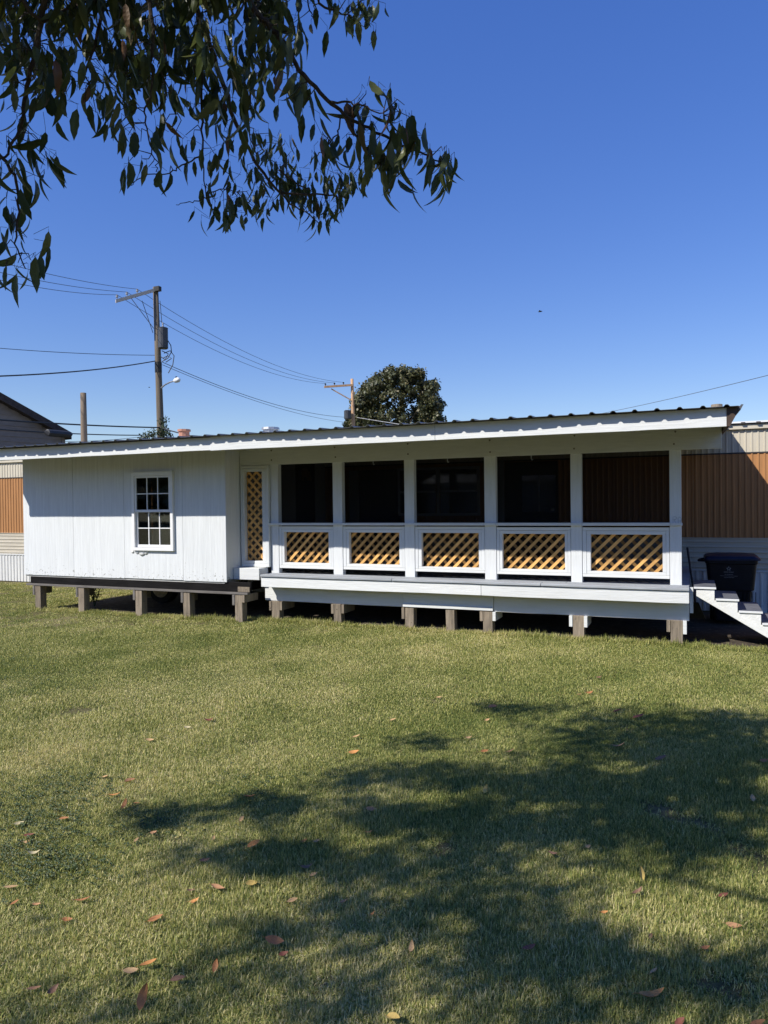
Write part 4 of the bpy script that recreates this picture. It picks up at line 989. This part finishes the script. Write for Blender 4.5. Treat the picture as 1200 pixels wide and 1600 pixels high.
def tuft(rad, n, hmin, hmax, wd, lay):
    m = MB()
    for _ in range(n):
        r = rad*math.sqrt(random.random()); a = random.uniform(0,6.283); b = Vector((r*math.cos(a), r*math.sin(a), -.004))
        h = random.uniform(hmin,hmax); az = random.uniform(0,6.283); lean = min(1.5, abs(random.gauss(.5,lay)))
        d = Vector((math.cos(az), math.sin(az), 0)); s_ = Vector((-d.y, d.x, 0)).lerp(d, random.uniform(-.4,.4)).normalized()*wd/2*random.uniform(.7,1.3)
        p1 = b+Vector((0,0,1))*h*.55*math.cos(lean*.6)+d*h*.55*math.sin(lean*.6)
        p2 = p1+Vector((0,0,1))*h*.45*math.cos(lean*1.5)+d*h*.45*math.sin(lean*1.5)
        p2.z = max(p2.z, .004)
        m.add([b-s_, b+s_, p1+s_*.8, p1-s_*.8, p2], [(0,1,2,3),(3,2,4)])
    me = m.mesh('grass_tuft', M['grass']); return bpy.data.objects.new('grass_tuft', me)
near_t = [tuft(.070, 85, .012, .036, .0040, 1.0) for _ in range(9)]+[tuft(.05, 40, .02, .06, .0032, .6) for _ in range(2)]
mid_t = [tuft(.12, 95, .012, .036, .0062, 1.0) for _ in range(8)]
far_t = [tuft(.15, 90, .012, .036, .0095, 1.0) for _ in range(8)]
def noise2(x, y, s, seed):
    r = np.random.default_rng(seed); v = 0
    for k in range(7):
        a = r.uniform(0, 6.283); f_ = s*r.uniform(.6,1.9); v = v+np.sin((x*np.cos(a)+y*np.sin(a))*f_+r.uniform(0,6.28))
    return v/math.sqrt(7)
def gn_scatter(name, x, y, tufts, smin, smax, label=None):
    n = len(x); me = bpy.data.meshes.new(name); me.from_pydata([(float(a), float(b), 0.0) for a, b in zip(x, y)], [], [])
    dry = np.clip(.41+.11*noise2(x, y, 1.1, 3)+.10*noise2(x, y, 4.0, 4)+.05*rng.normal(size=n), 0, 1)
    cam_d = np.hypot(x-CC[0], y-CC[1]); dry = np.clip(dry+.10*np.clip((4.5-cam_d)/2.5, 0, 1), 0, 1)
    hgt = np.clip(1+.22*noise2(x, y, 2.3, 5)+.15*rng.normal(size=n), .5, 1.7)
    at1 = me.attributes.new('dry', 'FLOAT', 'POINT'); at1.data.foreach_set('value', dry.astype(np.float32))
    at2 = me.attributes.new('hgt', 'FLOAT', 'POINT'); at2.data.foreach_set('value', (hgt*rng.uniform(smin, smax, n)).astype(np.float32))
    at3 = me.attributes.new('yaw', 'FLOAT', 'POINT'); at3.data.foreach_set('value', rng.uniform(0, 6.283, n).astype(np.float32))
    at4 = me.attributes.new('pick', 'INT', 'POINT'); at4.data.foreach_set('value', rng.integers(0, len(tufts), n).astype(np.int32))
    o = bpy.data.objects.new(name, me); COL.objects.link(o)
    ng = bpy.data.node_groups.new(name+'_nodes', 'GeometryNodeTree')
    ng.interface.new_socket('Geometry', in_out='INPUT', socket_type='NodeSocketGeometry'); ng.interface.new_socket('Geometry', in_out='OUTPUT', socket_type='NodeSocketGeometry')
    N, L = ng.nodes, ng.links; gi = N.new('NodeGroupInput'); go = N.new('NodeGroupOutput')
    mp = N.new('GeometryNodeMeshToPoints'); L.new(gi.outputs[0], mp.inputs[0])
    jn = N.new('GeometryNodeJoinGeometry')
    for t in reversed(tufts):
        ob = N.new('GeometryNodeObjectInfo'); ob.inputs['Object'].default_value = t; ob.inputs['As Instance'].default_value = True
        L.new(ob.outputs['Geometry'], jn.inputs[0])
    ip = N.new('GeometryNodeInstanceOnPoints'); ip.inputs['Pick Instance'].default_value = True
    L.new(mp.outputs[0], ip.inputs['Points']); L.new(jn.outputs[0], ip.inputs['Instance'])
    def attr(nm, ty):
        a_ = N.new('GeometryNodeInputNamedAttribute'); a_.data_type = ty; a_.inputs[0].default_value = nm; return a_
    pk = attr('pick','INT'); L.new(pk.outputs[0], ip.inputs['Instance Index'])
    yw = attr('yaw','FLOAT'); cx = N.new('ShaderNodeCombineXYZ'); L.new(yw.outputs[0], cx.inputs[2]); L.new(cx.outputs[0], ip.inputs['Rotation'])
    hg = attr('hgt','FLOAT'); c2 = N.new('ShaderNodeCombineXYZ'); c2.inputs[0].default_value = 1; c2.inputs[1].default_value = 1; L.new(hg.outputs[0], c2.inputs[2]); L.new(c2.outputs[0], ip.inputs['Scale'])
    L.new(ip.outputs[0], go.inputs[0])
    md = o.modifiers.new('scatter', 'NODES'); md.node_group = ng
    return tag(o, label, 'grass', kind='stuff')
def wedge(z0, z1, n, spread=.60):
    z = np.sqrt(rng.uniform(z0*z0, z1*z1, n)); x = rng.uniform(-spread, spread, n)*z
    fx, fy = -math.sin(YAW), math.cos(YAW)
    return CC[0]+x*math.cos(YAW)+z*fx, CC[1]+x*math.sin(YAW)+z*fy
def depth(x, y): return (x-CC[0])*-math.sin(YAW)+(y-CC[1])*math.cos(YAW)
x, y = wedge(1.7, 6.6, 50000, .95)
z = depth(x, y); keep = (noise2(x, y, 5.5, 11)+.5*noise2(x, y, 14.0, 12) < 1.5+.25*rng.normal(size=len(x))) & (rng.random(len(x)) < (6.6-z)/2.2); x, y = x[keep], y[keep]
gn_scatter('grass', x, y, near_t, .8, 1.15, 'short dry mown grass in the nearer part of the lawn')
x, y = wedge(4.2, 11.5, 27000, .86)
def outside(x, y): return ~((x > -10.75) & (x < 1.15) & (y > -.14+.05*np.sin(x*5)+.04*np.sin(x*2.1)) & (y < 2.95)) & ~((y > 2.85) & (y < 8) & (x > MX0) & (x < MX1))
z = depth(x, y); k = outside(x, y) & (rng.random(len(x)) < np.clip((z-4.2)/2.2, 0, 1)) & (rng.random(len(x)) < np.clip((11.5-z)/2, 0, 1)) & (noise2(x, y, 3.5, 13) < 1.9+.25*rng.normal(size=len(x)))
gn_scatter('grass', x[k], y[k], mid_t, .8, 1.15, 'mown grass across the middle of the lawn')
x, y = wedge(9.0, 27, 31000, .88)
z = depth(x, y); k = outside(x, y) & (rng.random(len(x)) < np.clip((z-9)/2.2, 0, 1)*np.clip(14/z, .3, 1))
gn_scatter('grass', x[k], y[k], far_t, .8, 1.1, 'mown green grass in the farther part of the lawn beside the porch')
# longer untrimmed fringe along the posts
fx = rng.uniform(-11.3, 1.3, 1500); fy = np.where(fx < -6.6, -.42, -.20)+rng.normal(size=1500)*.07
gn_scatter('grass', fx, fy, [tuft(.05, 26, .03, .085, .005, .35) for _ in range(4)], .7, 1.3, 'longer untrimmed grass fringe at the feet of the posts')
# clover and broad-leaved weeds between the blades
cv = MB()
def clover(x0, y0, s):
    for k in range(3):
        a = random.uniform(0,.6)+k*2.09; c_ = (x0+math.cos(a)*s, y0+math.sin(a)*s); zz = random.uniform(.018,.035)
        cv.add([(c_[0]+math.cos(a+q)*s*.95, c_[1]+math.sin(a+q)*s*.8, zz+.004*math.sin(q*2)) for q in np.linspace(0,5.24,6)], [(0,1,2,3,4,5)])
for (px_, py_, rx, ry, n) in ((60,1270,100,60,500),(120,1230,60,25,160),(40,1350,80,40,220),(250,1290,60,25,90),(110,1350,80,30,110),(30,1050,60,30,120),(400,1230,90,30,90)):
    for _ in range(n):
        G = at_z(px_+random.gauss(0,.6)*rx, py_+random.gauss(0,.6)*ry); clover(G[0], G[1], random.uniform(.004,.009))
tag(cv.build('clover', M['weed']), 'small round clover leaves spread in the grass at the left edge', 'clover', kind='stuff')

# ---------------------------------------------------------------- fallen leaves, one by one
GF = 'fallen leaves on the lawn'
fallen = [ # px, py, colour, size (m), yaw, stand, label
 (1020,1555,'orange',.125,.1,.15,'largest orange fallen leaf, lying flat near the bottom right corner'),
 (1001,1366,'yellow',.085,1.5,.9,'yellow-orange fallen leaf standing upright in shaded grass on the right'),
 (997,1393,'brown',.075,.4,.4,'brown crumpled leaf just below the upright yellow-orange leaf'),
 (1130,1397,'red',.07,.3,.3,'dark red fallen leaf near the right edge above the pink leaf'),
 (1147,1443,'pink',.08,-.4,.2,'pinkish fallen leaf close to the right edge in half shade'),
 (918,1321,'tan',.05,.6,.4,'small round tan leaf in deep shade right of centre'),
 (865,1333,'brown',.07,-.6,.3,'dim brown leaf left of the small round tan leaf'),
 (827,1478,'red',.075,.2,.3,'dark red leaf in the shade low right of centre'),
 (1016,1460,'brown',.05,.9,.3,'small brown leaf in dim grass above the largest orange leaf'),
 (944,1422,'orange',.045,.2,.2,'tiny orange leaf below and left of the upright leaf'),
 (1102,1478,'rust',.05,.1,.3,'small rust leaf in dark shade near the right edge'),
 (1062,1595,'red',.06,.5,.5,'red curled leaf cut by the bottom edge at right'),
 (1185,1597,'rust',.07,.1,.3,'rust leaf in the bottom right corner'),
 (1022,1514,'tan',.05,.5,.2,'small tan leaf just above the largest orange leaf'),
 (615,1590,'yellow',.09,-.8,.5,'long yellow leaf at the bottom edge in the middle'),
 (643,1478,'tan',.06,1.3,.6,'pale tan leaf standing in grass at bottom centre'),
 (430,1470,'rust',.11,-.3,.4,'large curled rust-brown leaf in the shade at bottom left of centre'),
 (443,1488,'red',.05,.3,.3,'dark red scrap of leaf beside the large curled rust-brown leaf'),
 (457,1405,'tan',.065,.5,.4,'roundish tan leaf in sunlit grass left of centre'),
 (537,1407,'pink',.055,.2,.3,'pinkish leaf at the edge of shade right of the roundish tan leaf'),
 (582,1426,'orange',.04,.9,.4,'tiny orange leaf in shade below the pinkish leaf'),
 (490,1364,'tan',.05,.3,.3,'small tan leaf above the roundish tan leaf'),
 (480,1352,'brown',.08,.1,.2,'thin brown leaf in shade above the small tan leaf'),
 (475,1313,'orange',.05,.4,.4,'left one of two small orange leaves in a sunny gap'),
 (495,1312,'tan',.05,.2,.3,'right one of two small leaves in a sunny gap, tan'),
 (397,1319,'orange',.095,.5,.4,'bright orange leaf tilted up in grass left of the shade'),
 (577,1298,'rust',.055,-.2,.3,'small rust leaf in the central shade'),
 (580,1263,'pink',.08,-.1,.2,'long pinkish leaf at the upper border of the central shade'),
 (377,1278,'tan',.06,1.2,.5,'tan leaf beside a dark shadow streak left of centre'),
 (390,1243,'rust',.09,.2,.2,'rust leaf on the upper left tip of the shade'),
 (130,1404,'rust',.095,.15,.2,'broad rust leaf lying in sunlit grass at lower left'),
 (17,1383,'tan',.08,.4,.2,'tan leaf at the left edge'),
 (23,1407,'rust',.05,.8,.3,'small rust leaf under the tan leaf at the left edge'),
 (57,1411,'pink',.05,.2,.3,'small pinkish leaf left of the broad rust leaf'),
 (105,1435,'rust',.06,.1,.3,'small rust leaf below the broad rust leaf'),
 (340,1386,'pink',.09,-.3,.2,'long pinkish-brown leaf in sun left of the shade'),
 (393,1379,'yellow',.075,.4,.3,'yellow leaf right of the long pinkish-brown leaf'),
 (304,1405,'orange',.06,.3,.3,'orange leaf just below the long pinkish-brown leaf'),
 (298,1389,'brown',.05,.3,.3,'dark brown leaf above the orange leaf in the sun'),
 (243,1434,'rust',.085,.5,.4,'folded rust leaf in grass at lower left centre'),
 (232,1506,'orange',.085,.6,.5,'curled orange leaf pointing up at the lower left'),
 (205,1514,'tan',.075,0,.3,'tan-orange leaf next to the curled orange leaf'),
 (222,1560,'rust',.11,1.4,.8,'rust leaf standing on edge near the bottom left'),
 (278,1527,'brown',.075,.4,.3,'dim brown leaf in the shadow right of the curled orange leaf'),
 (337,1508,'rust',.06,1.4,.7,'thin rust leaf standing in grass by the bottom shadow'),
 (53,1542,'pink',.065,.4,.3,'pinkish leaf near the bottom left corner'),
 (82,1545,'brown',.065,1.1,.4,'brown leaf beside the pinkish leaf near the bottom left corner'),
 (320,1342,'brown',.07,.2,.3,'brown leaf at the border of the left shadow streak'),
 (240,1298,'pink',.05,.1,.2,'pale pink leaf in sunlit grass above the left shadow streak'),
 (213,1310,'tan',.05,1.2,.4,'tan leaf beside the pale pink leaf'),
 (333,1308,'tan',.05,1.4,.5,'small tan leaf standing right of the left shadow streak'),
 (45,1303,'red',.07,.4,.3,'dark red leaf in clover at the left'),
 (42,1313,'tan',.05,.1,.3,'tan leaf touching the dark red leaf in clover'),
 (30,1285,'pale',.07,.4,.2,'pale yellow leaf in clover at the left edge'),
 (53,1331,'pale',.08,.3,.3,'pale straw leaf under the dark red leaf in clover'),
 (100,1277,'rust',.07,.2,.2,'rust leaf in grass right of the clover'),
 (195,1257,'rust',.085,1.4,.6,'rust leaf standing on edge in the sunny lawn at left'),
 (213,1253,'rust',.06,.1,.2,'flat rust leaf right of the leaf standing on edge'),
 (180,1241,'orange',.10,.1,.3,'orange-pink leaf above the leaf standing on edge'),
 (203,1220,'pink',.10,.9,.4,'slanting pinkish leaf in the sunny lawn at left'),
 (165,1213,'tan',.08,-.6,.4,'tan-pink leaf left of the slanting pinkish leaf'),
 (234,1155,'tan',.08,.1,.2,'tan leaf alone in the middle of the sunny lawn at left'),
 (327,1124,'red',.10,.1,.2,'reddest leaf in the sunny lawn below the left support posts'),
 (293,1135,'pale',.07,.1,.2,'pale leaf left of the reddest leaf'),
 (557,1150,'tan',.08,.2,.3,'tan leaf in the sunny lawn above the central shade'),
 (553,1174,'orange',.10,.1,.2,'orange leaf below the tan leaf, above the central shade'),
 (686,1088,'tan',.07,.1,.2,'small tan leaf in the sunny mid lawn under the porch centre'),
 (770,1104,'brown',.10,.2,.4,'dark brown leaf at the upper tip of the shade'),
 (761,1124,'tan',.06,.3,.3,'small tan leaf under the dark brown leaf at the tip'),
 (921,1081,'rust',.09,.1,.2,'rust leaf in the sunny lawn right of the tip of the shade'),
 (935,1058,'brown',.09,.1,.3,'dark leaf nearest the porch on the right of the lawn'),
 (905,1084,'tan',.07,.1,.2,'tan leaf left of the rust leaf in the sunny lawn'),
 (965,1110,'red',.10,.1,.3,'red leaf on the upper border of the right shade'),
 (998,1120,'red',.13,.1,.4,'dark red leaf inside the upper right shade'),
 (967,1165,'pink',.12,-.1,.2,'long pinkish leaf in a sunny strip of the right shade'),
 (797,1173,'pink',.09,.3,.3,'pinkish leaf in a sunny strip at right of centre'),
 (757,1173,'rust',.08,.2,.3,'rust leaf left of the pinkish leaf in the sunny strip'),
 (732,1151,'tan',.07,.2,.2,'tan leaf above the rust leaf in the sunny strip'),
 (758,1233,'yellow',.08,1.0,.6,'small yellow leaf standing in the middle of the shade'),
 (1033,1185,'brown',.12,.2,.5,'dark brown leaf standing in the right shade'),
 (1176,1247,'tan',.08,1.2,.5,'dim tan leaf near the right edge in shade'),
 (1193,1188,'rust',.09,.3,.3,'rust leaf at the right edge in shade'),
 (614,1123,'tan',.07,.2,.2,'tan leaf left of the shade tip in the sunny lawn'),
]
def fallen_mesh(kind, seed):
    r = random.Random(seed); m = MB(); vs = []; n = 7; curl = r.uniform(.15,.9); fold = r.uniform(.1,.75); wd0 = r.uniform(.36,.50)
    for i in range(n+1):
        t = i/n; wd = wd0/2*math.sin(math.pi*min(1, t**.85*.98+.02))**.8+.004
        if i == n: wd = .004
        for s_ in (-1,-.5,0,.5,1):
            vs.append((t-.5, s_*wd*(1+r.uniform(-.06,.06)), curl*(t-.5)**2*1.2+fold*abs(s_)*wd+r.uniform(-.01,.01)))
    fs = [(i*5+k, (i+1)*5+k, (i+1)*5+k+1, i*5+k+1) for i in range(n) for k in range(4)]
    m.add(vs, fs)
    m.tube([(-.5,0,curl*.3),(-.62,.01,curl*.36),(-.72,.03,curl*.30)], .009, 4)
    return m.mesh('fallen_leaf', FALL[kind], True)
for i, (px_, py_, kind, s_, yw, stand, lab) in enumerate(fallen):
    G = at_z(px_, py_, .035)
    o = bpy.data.objects.new('fallen_leaf', fallen_mesh(kind, i)); COL.objects.link(o)
    o.location = (G[0], G[1], .023+.25*s_*math.sin(min(stand,1.2))); s_ *= .80; o.scale = (s_,)*3
    o.rotation_euler = (random.uniform(-.35,.35)+stand*.5, random.uniform(-.2,.2)-(stand if stand > .55 else stand*.4), YAW+yw)
    tag(o, lab, 'leaf', GF)
